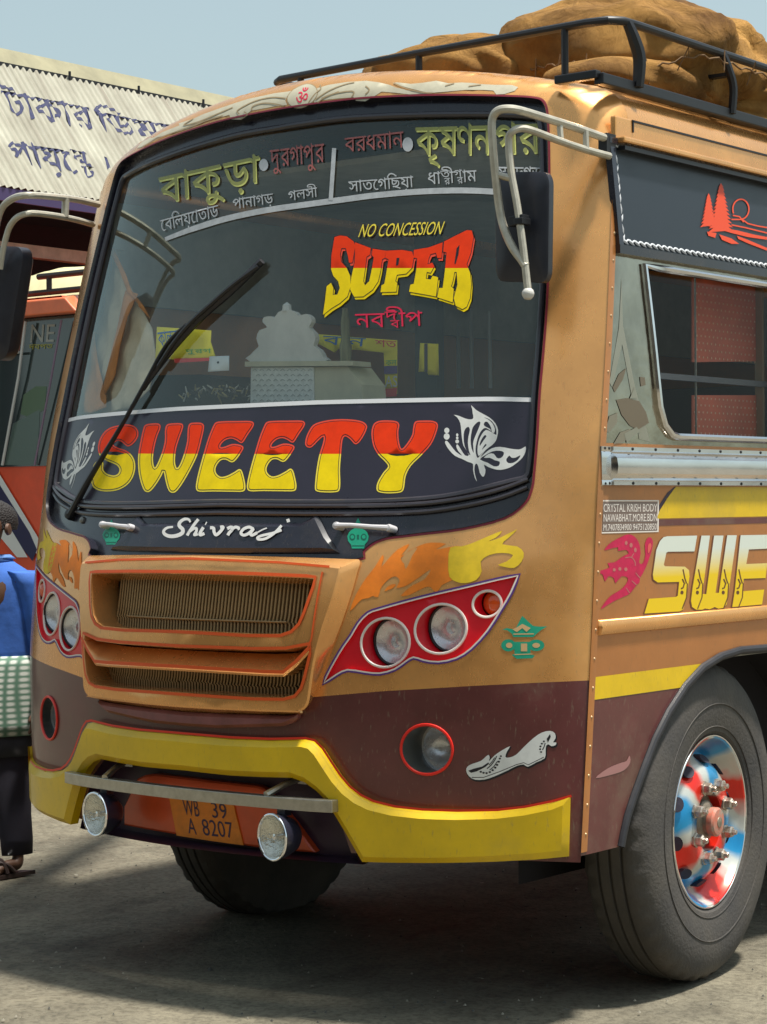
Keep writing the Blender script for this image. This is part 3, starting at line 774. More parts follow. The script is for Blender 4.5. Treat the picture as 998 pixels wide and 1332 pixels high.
def side_shell():
    zs=[.5+i*.12 for i in range(19)]
    z=.5;fr=[]
    while z<2.66: fr.append((tab(TS,z),z));z+=.05
    zt=fr[-1][1]
    outer=fr+[(YEND-i*.0,zt) for i in range(1)]+[(YEND,.5)]
    outer=resamp(outer[:1],1,False)+fr[1:]+[(y,zt) for y in (1,2,3,4,5,YEND)]+[(YEND,z) for z in (2,1.5,1)]+[(YEND,.5)]+[(y,.5) for y in (5,4,3,2.5)]
    W2=[(y-.012,z) for y,z in window_loop(WL,WL+1.15)]
    holes=[ARC[:1]+ARC+[(ARC[-1][0],.42),(ARC[0][0],.42)]]+WINS
    ex=[(y*.25,z) for y in range(0,23) for z in zs]
    y1=SD.hit(763,913)[1];y2=SD.hit(766,880)[1]
    zb=SD.hit(900,597)[1]
    lines=[[(-.3,.940),(6,.940)],[(-.3,1.005),(6,1.005)],[(-.3,1.68),(6,1.68)],[(-.3,2.262),(6,2.262)],[(-.3,2.555),(6,2.555)]]
    inO=bbwind([outer]);inH=bbwind(holes)
    V,fs=fill([outer]+holes,None,extra=ex,lines=lines,keep=lambda c:inO(c) and not inH(c))
    def mf(c):
        y,z=c
        if z<.940: return 1
        if 1.68<z<2.262: return 2
        if z>2.555: return 3
        return 0
    mb=MB();vs=[SD.P(v.x,v.y) for v in V]
    for k in range(4):
        g=[f for f,c in fs if mf(c)==k]
        u=sorted({i for f in g for i in f});mp={i:j for j,i in enumerate(u)}
        mb.add([vs[i] for i in u],[[mp[i] for i in f] for f in g],k)
    steel=mat('bare_sheet_metal',(.46,.42,.33),.10,.98,0,.5,3,.8,3)
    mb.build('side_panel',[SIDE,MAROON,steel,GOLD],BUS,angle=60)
    # far side of the body, plain with openings for windows
    mb=MB()
    for a,b in ((.5,1.72),(2.24,2.66)):
        zz=[a+(b-a)*i/6 for i in range(7)]
        mb.add([(-XL(z),y if y else tab(TS,z)+.04,z) for z in zz for y in (0,YEND)],[(i*2,i*2+1,i*2+3,i*2+2) for i in range(6)])
    for y0,y1_ in ((0,YEND),): mb.add([(-XL(z),y if y else tab(TS,z)+.04,z) for z in (1.72,2.24) for y in (y0,y1_)],[(0,1,3,2)])
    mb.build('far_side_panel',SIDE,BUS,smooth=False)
    mb=MB();mb.add([(-1.2,YEND,.5),(1.2,YEND,.5),(1.12,YEND,2.66),(0,YEND,2.9),(-1.12,YEND,2.66)],[(0,1,2,3,4)]);mb.build('rear_panel',GOLD,BUS,smooth=False)
side_shell()
def roof():
    mb=MB();N=48;ys=[None,.45,.8,1.4,2.2,3.2,4.4,YEND];vs=[]
    for j,y in enumerate(ys):
        for i in range(N+1):
            x=1.118*math.cos(math.pi*i/N);z=zr(x)-.0008
            y0=Yf(x,z) 
            vs.append((x,y0-.002 if y is None else max(y,y0),z))
    fs=[(j*(N+1)+i,j*(N+1)+i+1,(j+1)*(N+1)+i+1,(j+1)*(N+1)+i) for j in range(len(ys)-1) for i in range(N)]
    mb.add(vs,fs);mb.build('roof',GOLD,BUS,angle=50)
    # gutter ledge, groove and a black strip for the shade under it
    g0=SD.hit(797,190);zg=g0[1]
    mb=MB();y0=tab(TS,zg)-.004
    for (xa,z,xb,zz) in ((1.118,zg+.012,.05,.022),):
        mb.box((1.140,(y0+YEND)/2,z+.006),(.060,YEND-y0,.020))
    mb.box((1.128,(y0+YEND)/2,zg+.055),(.02,YEND-y0,.075))
    mb.build('rain_gutter',GOLD,BUS,smooth=False,bevel=.006)
    a=SD.hit(812,152);mb=MB();mb.box((1.1395,(a[0]+.02+YEND)/2,a[1]-.013),(.004,YEND-a[0],.006));mb.box((1.1395,a[0]+.015,a[1]-.030),(.004,.006,.035))
    mb.build('gutter_groove',BLACKM,BUS,smooth=False)
    mb=MB();mb.box((1.135,(y0+YEND)/2,zg-.006),(.06,YEND-y0-.02,.012));mb.build('gutter_shade_strip',BLACKM,BUS,smooth=False)
roof()
def side_parts():
    # riveted seam strip
    mb=MB();z=.51;L=[]
    while z<2.6: L.append(Vector((Xs(z)+.001,tab(TS,z)+.006,z)));z+=.05
    vs=[];
    for p in L: vs+=[p+Vector((.002,-.010,0)),p+Vector((.004,.0,0)),p+Vector((.002,.022,0))]
    mb.add(vs,[(i*3+j,i*3+j+1,(i+1)*3+j+1,(i+1)*3+j) for i in range(len(L)-1) for j in (0,1)])
    mb.build('seam_strip',SIDE,BUS)
    rm=mat('rivet_metal',(.62,.42,.24),.35,.6);r=MB();r.lathe([(0,.003),(.003,.0022),(.0045,0)],(0,0,0),(1,0,0),8)
    first=None
    for k in range(24):
        z=.56+k*.083
        if first is None: o=first=r.build('rivet',rm,BUS)
        else: o=first.copy();COL.objects.link(o)
        o.location=(Xs(z)+.0045,tab(TS,z)+.014,z)
    # arch flare
    mb=MB();mb.tube([SD.P(y,z,.004) for y,z in ARC],.0135,10);f=mb.build('wheel_arch_flare',RUBBER,BUS)
    mb=MB();wall(mb,SD,[([(y,z) for y,z in ARC],.0),([(y,z) for y,z in ARC],-.36)],0,False)
    mb.add([(.84,ARC[0][0],.35),(.84,ARC[-1][0],.35),(.84,ARC[-1][0],1.1),(.84,ARC[0][0],1.1)],[(0,1,2,3)])
    mb.build('wheel_well',mat('wheel_well_black',(.016,.014,.018),.9),BUS)
    # rub rail
    z0,z1=SD.hit(770,828)[1],SD.hit(770,807)[1];mb=MB()
    y0=tab(TS,1.14)+.03;pr=[(0,z0),(.011,z0+.004),(.017,(z0+z1)/2),(.011,z1-.004),(0,z1)]
    vs=[];fs=[]
    for y in (y0,y0+.004,1.5,3,YEND):
        for x,z in pr: vs.append((1.2+x*(.2 if y==y0 else 1),y,z))
    for i in range(4):
        for j in range(4): fs.append((i*5+j,i*5+j+1,(i+1)*5+j+1,(i+1)*5+j))
    fs.append((0,1,2,3,4));mb.add(vs,fs);mb.build('rub_rail',GOLD,BUS,angle=50)
    # yellow stripes
    def strip(name,pts,mt,off=.0012):
        mb=MB();mb.add([SD.P(y,z,off) for y,z in pts],[tuple(range(len(pts)))]);return mb.build(name,mt,BUS,smooth=False)
    ya=SD.hit(766,896)[0]
    def archy(z):
        for i in range(len(arl)-1):
            if arl[i][1]<=z<=arl[i+1][1]:
                t=(z-arl[i][1])/(arl[i+1][1]-arl[i][1]);return arl[i][0]*(1-t)+arl[i+1][0]*t
    strip('yellow_stripe',[(ya,.940),(archy(.940)-.012,.940),(archy(.97)-.012,.97),(archy(1.005)-.014,1.005),(ya+.004,1.005)],YELLOW)
    t=sl([(854,674.5),(858,664),(868,648),(879,633)]);zb=t[0][1];zt_=t[-1][1]
    strip('yellow_band',t+[(YEND,zt_),(YEND,zb)],YELLOW)
    t2=sl([(854,684),(853,676)]);strip('wine_band',[(t2[0][0]-.04,t2[0][1]),(t2[0][0]-.02,t2[1][1]),(YEND,t2[1][1]),(YEND,t2[0][1])],MAROON,.0009)
    q=sl([(850,676),(846,675),(858,656),(868,641),(877,633.5)]);strip('wine_edge',[q[0],q[1],q[2],q[3],q[4],t[3],t[2],t[1],t[0]],PURPLE,.0006)
    # chrome moulding
    za,zb=SD.hit(780,631)[1],SD.hit(780,580.5)[1];y0=SD.hit(780,600)[0]
    mb=MB();h=zb-za
    pr=[(0,0),(.012,0),(.012,.10),(.005,.13),(.008,.16),(.024,.30),(.027,.5),(.024,.70),(.008,.84),(.005,.87),(.012,.90),(.012,1),(0,1)]
    vs=[];fs=[];n=len(pr);ys=[y0,y0+.05,y0+.055]+[y0+.055+i*.3 for i in range(1,19)]
    for k,y in enumerate(ys):
        for x,v in pr:
            b=x if k>=2 else (min(x,.006) if k==1 or True else x)
            vs.append((Xs(za+h*v)+b+.002,min(y,YEND),za+h*v))
    for i in range(len(ys)-1):
        for j in range(n-1): fs.append((i*n+j,i*n+j+1,(i+1)*n+j+1,(i+1)*n+j))
    fs.append(tuple(range(n)));mb.add(vs,fs);cm=mb.build('chrome_moulding',CHROMED,BUS,angle=20)
    r=MB();r.lathe([(0,.003),(.004,.002),(.005,0)],(0,0,0),(1,0,0),8);first=None
    for i in range(30):
        for v in (.05,.95):
            z=za+h*v
            if first is None:o=first=r.build('moulding_screw',BLACKM,cm)
            else:o=first.copy();COL.objects.link(o)
            o.location=(Xs(z)+.0145,y0+.03+i*.13,z)
    # slate board over the windows with its bead border
    b0=SD.hit(797,187);b1=SD.hit(800,318);zt,zb=b0[1],b1[1];ya=SD.hit(799,250)[0]
    mb=MB();mb.add([SD.P(y,z,.008) for z in [zb+(zt-zb)*i/8 for i in range(9)] for y in (ya,YEND)],[(i*2,i*2+1,i*2+3,i*2+2) for i in range(8)])
    brd=mb.build('slate_board',BOARD,BUS)
    mb=MB()
    for z,hh in ((zb-.014,.026),(zt+.006,.018)): mb.box((Xs(z)+.008,(ya+YEND)/2-.012,z),(.022,YEND-ya+.024,hh))
    P=[]
    for i in range(9):
        z=zb-.02+(zt-zb+.03)*i/8
        P+=[(Xs(z)-.005,ya-.020,z),(Xs(z)+.016,ya-.020,z),(Xs(z)+.016,ya+.004,z)]
    mb.add(P,[(i*3+j,i*3+j+1,i*3+j+4,i*3+j+3) for i in range(8) for j in (0,1)])
    mb.build('board_frame',BLACK,brd,smooth=False)
    mb=MB()
    def bead(y,z,ang,l=.020,w_=.0065):
        c,s_=math.cos(ang),math.sin(ang);P=[]
        for a,b in ((-l,0),(-l*.4,w_),(l*.3,w_*.9),(l,0),(l*.3,-w_*.7),(-l*.4,-w_*.8)): P.append((y+a*c-b*s_,z+a*s_+b*c))
        mb.add([SD.P(*q,.011) for q in P]+[SD.P(y,z,.0145)],[(i,(i+1)%6,6) for i in range(6)])
    for k in range(150):
        y=ya+.02+k*.034
        if y>YEND: break
        bead(y,zb+.012,R(-22));bead(y+.014,zb+.016,R(28),.012,.004)
        bead(y,zt-.006,R(-22),.016,.005);bead(y+.014,zt-.004,R(28),.010,.003)
    z=zb+.02
    while z<zt-.02: bead(ya+.014,z,R(80)+.35*math.sin(z*90),.017,.0055);z+=.030
    mb.build('bead_border',mat('bead_white',(.62,.63,.66),.35),brd)
    # windows: chrome frame, pane
    for k,Wl in enumerate(WINS):
        mb=MB();mb.tube([SD.P(y,z,.006) for y,z in Wl],.0115,8,True);fr=mb.build('window_frame',CHROMED,BUS)
        mb=MB();wall(mb,SD,[(Wl,.004),(Wl,-.05)]);mb.build('window_reveal',BLACKM,fr,smooth=False)
        mb=MB();zs=sorted({z for y,z in Wl});cap(mb,SD,[Wl],-.02,.25);mb.build('window_pane',PANE,fr)
    # reflections in the bare metal, painted on as flat marks
    def z8(p): return zm(740,130,2.833,p)
    lf=[mat('reflection_grey',(.20,.18,.13),.5),mat('reflection_pale',(.34,.32,.25),.3,.6),mat('reflection_brown',(.20,.15,.10),.3,.5)]
    decal('painted_reflections',[([z8([(195,655),(200,830),(245,1060),(300,1260),(260,1250),(230,1080),(197,900),(160,1060),(150,1040),(185,840)])],lf[1]),
        ([z8([(175,1105),(215,1098),(260,1110),(285,1150),(296,1190),(255,1215),(225,1200),(195,1160)]),z8([(162,1060),(185,1010),(212,988),(200,1030),(170,1078)]),z8([(262,1020),(280,1022),(284,1050),(266,1056)])],lf[2]),
        ([z8([(135,1220),(150,1165),(180,1152),(178,1190),(150,1225)]),z8([(190,1225),(225,1212),(240,1230),(200,1262),(165,1268)])],lf[0]),
        ([z8([(205,1230),(250,1205),(265,1222),(235,1240),(215,1265)]),z8([(225,1100),(243,1058),(252,1100)])],lf[1])],SD,BUS,off=.0010)
side_parts()
# ------------------------------------------------------------------ wheels
def wheel(loc,side,steer):
    mb=MB();n=168
    pr=[(.268,-.004),(.285,.012),(.33,.022),(.40,.026),(.45,.018),(.478,.004),(.492,-.012),(.4985,-.024),(.500,-.045),(.500,-.062),(.490,-.064),(.490,-.074),(.5005,-.076),(.501,-.112),(.491,-.114),(.491,-.124),(.501,-.126),(.5005,-.162),(.490,-.164),(.490,-.174),(.500,-.176),(.4985,-.214),(.478,-.242),(.42,-.262),(.33,-.25),(.27,-.22),(.262,-.13)]
    pr=[(a,b*(.80 if b<0 else 1)) for a,b in pr]
    def wob(i,k):
        if i in (6,7,21,22): return -.007 if (k//2)%2 else 0
        return 0
    mb.lathe(pr,(0,0,0),(1,0,0),n,wob=wob)
    for r in (.300,.372,.436): mb.tube([(.0255 if r>.3 and r<.43 else .0165,r*math.cos(t),r*math.sin(t)) for t in [k*2*math.pi/72 for k in range(72)]],.0022,5,True)
    ty=mb.build('wheel',TYRE,BUS,angle=28)
    ty.location=loc;ty.rotation_euler=(0,0,(0 if side>0 else math.pi)+steer)
    # painted rim
    m=MATS.get('rim_paint')
    if not m:
        m=mat('rim_paint',(.7,.7,.7),.28,.35,.4);nn=m.node_tree.nodes;L=m.node_tree.links;b=nn['Principled BSDF']
        tc=nn.new('ShaderNodeTexCoord');sp=nn.new('ShaderNodeSeparateXYZ');L.new(tc.outputs['Object'],sp.inputs[0])
        at_=nn.new('ShaderNodeMath');at_.operation='ARCTAN2';L.new(sp.outputs['Z'],at_.inputs[0]);L.new(sp.outputs['Y'],at_.inputs[1])
        no=nn.new('ShaderNodeTexNoise');no.inputs['Scale'].default_value=7;L.new(tc.outputs['Object'],no.inputs['Vector'])
        ln=nn.new('ShaderNodeVectorMath');ln.operation='LENGTH';L.new(tc.outputs['Object'],ln.inputs[0])
        tw=nn.new('ShaderNodeMath');tw.operation='MULTIPLY_ADD';L.new(ln.outputs['Value'],tw.inputs[0]);tw.inputs[1].default_value=1.6;L.new(at_.outputs[0],tw.inputs[2])
        t2=nn.new('ShaderNodeMath');t2.operation='MULTIPLY_ADD';L.new(no.outputs['Fac'],t2.inputs[0]);t2.inputs[1].default_value=.8;L.new(tw.outputs[0],t2.inputs[2])
        mu=nn.new('ShaderNodeMath');mu.operation='MULTIPLY';mu.inputs[1].default_value=4;L.new(t2.outputs[0],mu.inputs[0])
        cs=nn.new('ShaderNodeMath');cs.operation='SINE';L.new(mu.outputs[0],cs.inputs[0])
        r=nn.new('ShaderNodeValToRGB');e=r.color_ramp.elements
        e[0].position=.0;e[0].color=(.80,.02,.008,1);e[1].position=1;e[1].color=(.01,.27,.58,1)
        for p,c_ in ((.16,(.80,.03,.012,1)),(.40,(.62,.60,.54,1)),(.62,(.60,.62,.58,1)),(.86,(.02,.30,.60,1))):
            q=e.new(p);q.color=c_
        mr=nn.new('ShaderNodeMath');mr.operation='MULTIPLY_ADD';mr.inputs[1].default_value=.5;mr.inputs[2].default_value=.5
        L.new(cs.outputs[0],mr.inputs[0]);L.new(mr.outputs[0],r.inputs[0]);L.new(r.outputs[0],b.inputs['Base Color'])
    mb=MB();mb.lathe([(.262,-.13),(.264,-.01),(.270,.001),(.273,.004),(.270,.0075),(.262,.005),(.256,-.006),(.250,-.020),(.238,-.030),(.228,-.050),(.215,-.060),(.205,-.052),(.190,-.030),(.170,-.010),(.150,.000),(.128,.004),(.100,.004),(.093,.000),(.092,-.03)],(0,0,0),(1,0,0),96)
    rim=mb.build('rim',m,ty,angle=40)
    mb=MB();mb.tube([(.0055,.2705*math.cos(t),.2705*math.sin(t)) for t in [k*2*math.pi/72 for k in range(72)]],.0032,6,True);mb.build('rim_lip',CHROME,ty)
    # hand holes: dark slots
    first=None;dk=mat('slot_dark',(.022,.018,.035),.7)
    for k in range(10):
        if first is None:
            mb=MB();r0=.196;P=[];Q=[]
            for i in range(16):
                t=2*math.pi*i/16;r_=r0+.013*math.cos(t);an=.024*math.sin(t)/r0
                P.append((-.040+(.211-r_)*1.05+.0045,r_*math.cos(an),r_*math.sin(an)));Q.append((P[-1][0]-.03,P[-1][1],P[-1][2]))
            mb.add(P,[tuple(range(16))]);mb.add(P+Q,[(i,(i+1)%16,16+(i+1)%16,16+i) for i in range(16)])
            o=first=mb.build('hand_hole',dk,ty,smooth=False)
        else: o=first.copy();COL.objects.link(o);o.parent=ty
        o.rotation_euler=(R(36*k+14),0,0)
    hubm=mat('hub_metal',(.30,.25,.19),.55,.4,0,.4,30)
    mb=MB();mb.lathe([(.093,-.03),(.070,-.035),(.066,-.012),(.062,-.008),(.045,-.002),(.043,.020),(.036,.030),(.018,.034),(.016,.038),(.0,.040)],(0,0,0),(1,0,0),40);mb.build('hub',hubm,ty)
    mb=MB();mb.lathe([(.046,.008),(.046,.026),(.040,.032),(.022,.034),(.0,.034)],(.002,0,0),(1,0,0),32);mb.build('hub_cap',mat('hub_cap_paint',(.62,.12,.06),.45,.2,0,.5,30,col2=(.40,.34,.28)),ty)
    first=None;nm=mat('nut_metal',(.62,.58,.52),.3,.7,0,.4,60,col2=(.30,.20,.14));
    for k in range(8):
        if first is None:
            mb=MB();mb.lathe([(.024,0),(.024,.006),(.019,.008),(.019,.026),(.015,.030),(.009,.030),(.009,.040),(.007,.043),(0,.043)],(0,0,0),(1,0,0),6)
            o=first=mb.build('lug_nut',nm,ty,angle=30)
        else: o=first.copy();COL.objects.link(o);o.parent=ty
        a=R(45*k+22);o.location=(.003,.118*math.cos(a),.118*math.sin(a));o.rotation_euler=(a*2,0,0)
    return ty
wheel((1.155,.745,.497),1,R(5))
wheel((-.90,.87,.462),-1,R(0))
wheel((1.10,4.2,.497),1,0);wheel((-1.10,4.2,.497),-1,0)
mb=MB();mb.tube([(-1.0,.735,.45),(0,.735,.42),(1.0,.735,.45)],.05,10);mb.box((0,2.8,.62),(.9,5,.12));mb.box((0,2.9,.95),(1.5,5.2,.04))
mb.build('axle_and_chassis',BLACKM,BUS)
# ------------------------------------------------------------------ banner, lettering and ornaments on the front
def banner():
    st=[FG.hit(*p) for p in [(270,527),(310,524),(420,519),(532,516.5),(647,514.6),(699,516)]]
    def zst(x):
        a=abs(x)
        for i in range(len(st)-1):
            if a<=st[i+1][0] or i==len(st)-2:
                t=(a-st[i][0])/(st[i+1][0]-st[i][0]);return st[i][1]*(1-t)+st[i+1][1]*t
    g=[(x,z) for x,z in inset(LG,.004)]
    # banner = glass outline below the strip
    low=[(x,z) for x,z in g if z<zst(x)]
    low.sort(key=lambda p:math.atan2(p[0],-(p[1]-2.0)))
    xm=max(x for x,z in low);xn=min(x for x,z in low)
    up=[(xm+(xn-xm)*i/40,0) for i in range(41)];up=[(x,zst(x)) for x,_ in up]
    L=low+up
    mb=MB();cap(mb,FG,[L],.0015,.05);b=mb.build('windshield_banner',mat('banner_film',(.026,.021,.037),.30,0,.25,.2,6),BUS,angle=80)
    mb=MB();pstripe(mb,FG,[(x,z-.004) for x,z in up],.013,.003,closed=False);mb.build('white_strip',mat('strip_white',(.80,.80,.82),.4),b)
    return b
BAN=banner()
def z1(p): return zm(110,535,4.99,p)
def z2(p): return zm(300,535,3.441,p)
S_=z1([(205,82),(255,72),(305,78),(335,98),(347,130),(338,165),(310,200),(280,216),(258,205),(238,188),(212,180),(190,192),(184,210),(215,225),(262,240),(300,268),(323,312),(325,365),(308,420),(272,465),(220,495),(160,507),(100,505),(55,485),(38,445),(38,395),(50,345),(75,310),(105,297),(135,300),(150,320),(185,328),(215,342),(232,370),(222,398),(190,406),(150,400),(118,380),(112,352),(118,325),(104,296),(88,262),(82,215),(95,165),(125,120),(165,93)])
S_=z1([(205,82),(255,72),(305,78),(335,98),(347,130),(338,165),(310,200),(280,216),(258,205),(235,186),(210,180),(190,192),(184,208),(215,225),(262,240),(300,268),(323,312),(325,365),(308,420),(272,465),(220,495),(160,507),(100,505),(55,485),(38,445),(38,395),(50,345),(75,310),(105,297),(118,330),(116,365),(140,392),(185,404),(215,390),(222,362),(205,338),(170,322),(135,308),(104,290),(86,258),(82,215),(95,165),(125,120),(165,93)])
W_=z1([(378,100),(395,74),(440,66),(480,68),(492,92),(470,150),(452,220),(442,290),(448,340),(458,348),(478,310),(505,240),(520,170),(520,110),(535,72),(590,64),(632,68),(638,95),(615,160),(594,230),(586,300),(592,342),(603,352),(622,322),(645,260),(665,180),(668,110),(680,68),(720,60),(762,64),(776,90),(760,170),(736,260),(700,340),(650,430),(605,495),(575,514),(545,500),(525,440),(512,380),(500,400),(470,450),(430,500),(402,510),(378,490),(355,420),(345,350),(345,270),(358,190)])
E1_=[(298,536+11.0)]
def E_(dx,dy=0,sx=1):
    p=[(150,60),(165,38),(200,33),(260,32),(320,32),(336,42),(330,62),(308,92),(292,122),(280,142),(262,134),(240,124),(210,126),(196,134),(186,146),(215,140),(250,132),(280,138),(290,152),(272,182),(255,206),(232,216),(205,206),(182,212),(164,238),(166,262),(186,280),(215,276),(250,258),(270,246),(284,256),(296,300),(299,330),(288,346),(240,347),(150,346),(92,347),(76,334),(78,300),(92,240),(112,170),(130,110)]
    p=[(150,60),(165,38),(200,33),(260,32),(320,32),(336,42),(332,60),(310,92),(290,124),(277,130),(258,118),(235,110),(210,116),(190,134),(186,148),(205,146),(240,134),(275,138),(290,150),(280,172),(255,206),(236,216),(210,204),(186,208),(166,236),(166,262),(186,280),(215,276),(250,258),(270,246),(284,256),(296,300),(299,330),(288,346),(240,347),(150,346),(92,347),(76,334),(78,300),(92,240),(112,170),(130,110)]
    return [(x*sx+dx,y+dy) for x,y in z2(p)]
T_=z2([(352,82),(375,50),(420,34),(480,26),(545,27),(595,36),(616,55),(612,78),(594,112),(575,134),(560,136),(540,115),(518,102),(506,120),(500,180),(495,250),(497,310),(492,344),(470,352),(420,352),(388,346),(382,325),(388,260),(400,190),(418,130),(420,104),(400,118),(370,148),(352,152),(338,140),(340,112)])
Y_=z2([(636,90),(645,50),(668,34),(710,31),(750,36),(762,52),(758,80),(760,120),(768,152),(778,156),(800,130),(820,95),(825,60),(835,36),(870,32),(915,34),(936,50),(928,90),(905,140),(860,190),(815,235),(792,280),(786,325),(776,350),(740,357),(690,356),(662,345),(664,310),(690,265),(712,238),(698,215),(668,185),(645,145)])
EA=E_(0,0);dxE=-(E_(0)[0][0]-z1([(0,0)])[0][0])
LET=[('S',spl(S_,True,3)),('W',spl(W_,True,3)),('E',spl(E_(-67,.6,1),True,3)),('E',spl(EA,True,3)),('T',spl(T_,True,3)),('Y',spl(Y_,True,3))]
def sweety():
    for ch,L in LET:
        L=resamp(L,2.0)
        A=inset(L,1.9);B=inset(L,2.75)
        o=decal('banner_letter',[([L],(587.5,PR_RED2,PR_YEL2),True),([A],PR_BLK,True),([B],(587.5,PR_RED,PR_YEL),True)],FG,BAN,off=.0022,grid=9)
sweety()
def zb(p): return zm(570,515,7.677,p)
BUTTER=[zb(spl([(350,72),(400,120),(470,160),(540,200),(595,255),(622,320),(615,380),(600,430),(560,475),(500,520),(440,600),(500,545),(560,505),(640,490),(740,508),(830,518),(870,505),(903,488),(900,540),(870,600),(810,655),(740,700),(650,722),(580,712),(520,690),(480,668),(497,720),(490,770),(470,790),(440,750),(425,690),(410,660),(392,668),(385,720),(395,780),(412,835),(390,800),(372,720),(370,660),(320,640),(260,610),(190,580),(130,520),(95,465),(88,435),(110,430),(150,480),(200,540),(262,578),(220,530),(200,480),(215,465),(245,510),(290,575),(330,570),(275,480),(258,400),(250,320),(240,250),(210,195),(175,168),(230,180),(290,205),(345,215),(372,200),(365,150),(360,110)],True,2)),
 zb(spl([(300,300),(325,290),(338,320),(325,380),(318,450),(330,530),(345,575),(315,545),(285,480),(275,400),(280,335)],True,2)),
 zb(spl([(370,290),(410,245),(440,238),(440,265),(415,330),(385,400),(370,460),(378,550),(355,500),(345,420),(355,340)],True,2)),
 zb(spl([(478,195),(520,215),(565,255),(590,310),(585,345),(560,350),(552,300),(520,245),(490,240),(478,270),(500,290),(540,310),(548,330),(500,300),(460,320),(425,380),(405,450),(395,520),(405,580),(420,600),(440,580),(500,520),(455,560),(425,580),(415,520),(425,440),(455,370),(500,320),(560,345),(600,370),(606,350),(596,290),(560,235),(515,205)],True,2)),
 zb(spl([(440,450),(465,400),(490,372),(505,385),(480,420),(450,465),(438,480)],True,2)),
 zb(spl([(460,520),(480,480),(500,460),(505,475),(480,500)],True,2)),
 zb(spl([(440,615),(500,570),(570,535),(640,530),(680,545),(675,580),(645,605),(610,600),(580,560),(530,560),(480,600),(540,600),(590,625),(640,640),(630,680),(580,685),(520,650)],True,2)),
 zb(spl([(705,625),(720,595),(740,580),(760,600),(800,600),(850,575),(825,620),(780,650),(730,655)],True,2))]
DOTS=[zb(circ(105,325,26,28,14)),zb(circ(104,385,30,33,14)),zb(circ(210,370,12,16,10)),zb(circ(210,400,13,14,10)),zb(circ(210,435,19,20,12))]
def butterfly():
    o=decal('butterfly_emblem',[(BUTTER,WHITE),(DOTS,WHITE)],FG,BAN,off=.0022,grid=12)
    me=o.data.copy()
    q=o.copy();q.data=me;COL.objects.link(q);q.parent=BAN
    c=sum((v.co.x for v in me.vertices))/len(me.vertices)
    for v in me.vertices:
        x,z=v.co.x,v.co.z
        p=FG.P(-x,z,.0022);v.co=p
butterfly()
def super_():
    z=lambda p:zm(410,275,4.536,p)
    S=z([(118,140),(150,130),(190,135),(232,165),(242,190),(225,290),(205,292),(198,250),(185,205),(160,205),(152,240),(158,285),(190,320),(212,370),(215,430),(195,490),(150,530),(100,560),(50,600),(60,530),(72,430),(98,410),(112,440),(108,480),(135,480),(150,440),(140,400),(112,370),(98,330),(100,250)])
    U=z([(240,170),(335,205),(328,245),(310,255),(300,330),(290,400),(300,425),(325,400),(340,330),(352,260),(340,245),(345,208),(425,220),(418,262),(402,270),(392,340),(378,400),(345,450),(290,490),(235,492),(212,450),(218,380),(238,290),(240,230)])
    P=z([(425,220),(520,215),(580,225),(590,260),(580,320),(545,355),(490,362),(480,400),(492,410),(486,462),(392,465),(398,425),(415,415),(430,330),(440,270),(420,262)])
    Pc=z([(488,262),(505,262),(498,305),(484,307)])
    E=z([(590,215),(680,200),(762,170),(755,262),(730,262),(722,232),(690,240),(680,262),(672,300),(700,290),(712,312),(690,350),(668,345),(662,385),(690,390),(702,368),(722,372),(735,378),(722,490),(640,475),(562,462),(570,420),(590,415),(605,330),(610,265),(588,260)])
    Rr=z([(770,165),(840,130),(905,98),(935,100),(945,140),(930,230),(905,300),(925,350),(932,420),(925,500),(905,550),(880,565),(840,545),(828,500),(850,420),(845,345),(832,345),(822,400),(812,430),(828,445),(822,525),(730,495),(740,440),(762,440),(775,340),(785,230),(765,225)])
    Rc=z([(845,205),(862,185),(856,240),(838,300),(832,295)])
    body=[S,U,P,E,Rr];o=[]
    sh=[[(x+1.9,y+3.6) for x,y in L] for L in body]
    # extruded two-tone letters: drop layer, black outline, face
    mid=346
    lay=[(sh,(mid,PR_RED2,PR_YEL),True)]
    for L in body: lay+=[([inset(L,-1.0)],PR_BLK,True)]
    lay=[(sh,(mid,PR_RED2,PR_YEL),True),([inset(L,-.9) for L in body],PR_BLK,True),(body,(mid,PR_RED,PR_YEL),True),([Pc,Rc],PR_BLK,False)]
    q=decal('super_lettering',lay,FG,BUS,off=.0008,grid=14)
    n=loops_of_text('NO CONCESSION',.018,.22)
    decal('no_concession_lettering',[([[(x+.7,y+.9) for x,y in L] for L in fit(n,[(471,289),(581,285),(577,302),(467,306)])],PR_BLK,True),(fit(n,[(471,289),(581,285),(577,302),(467,306)]),PR_YEL2,True)],FG,BUS,off=.0008,grid=None)
super_()
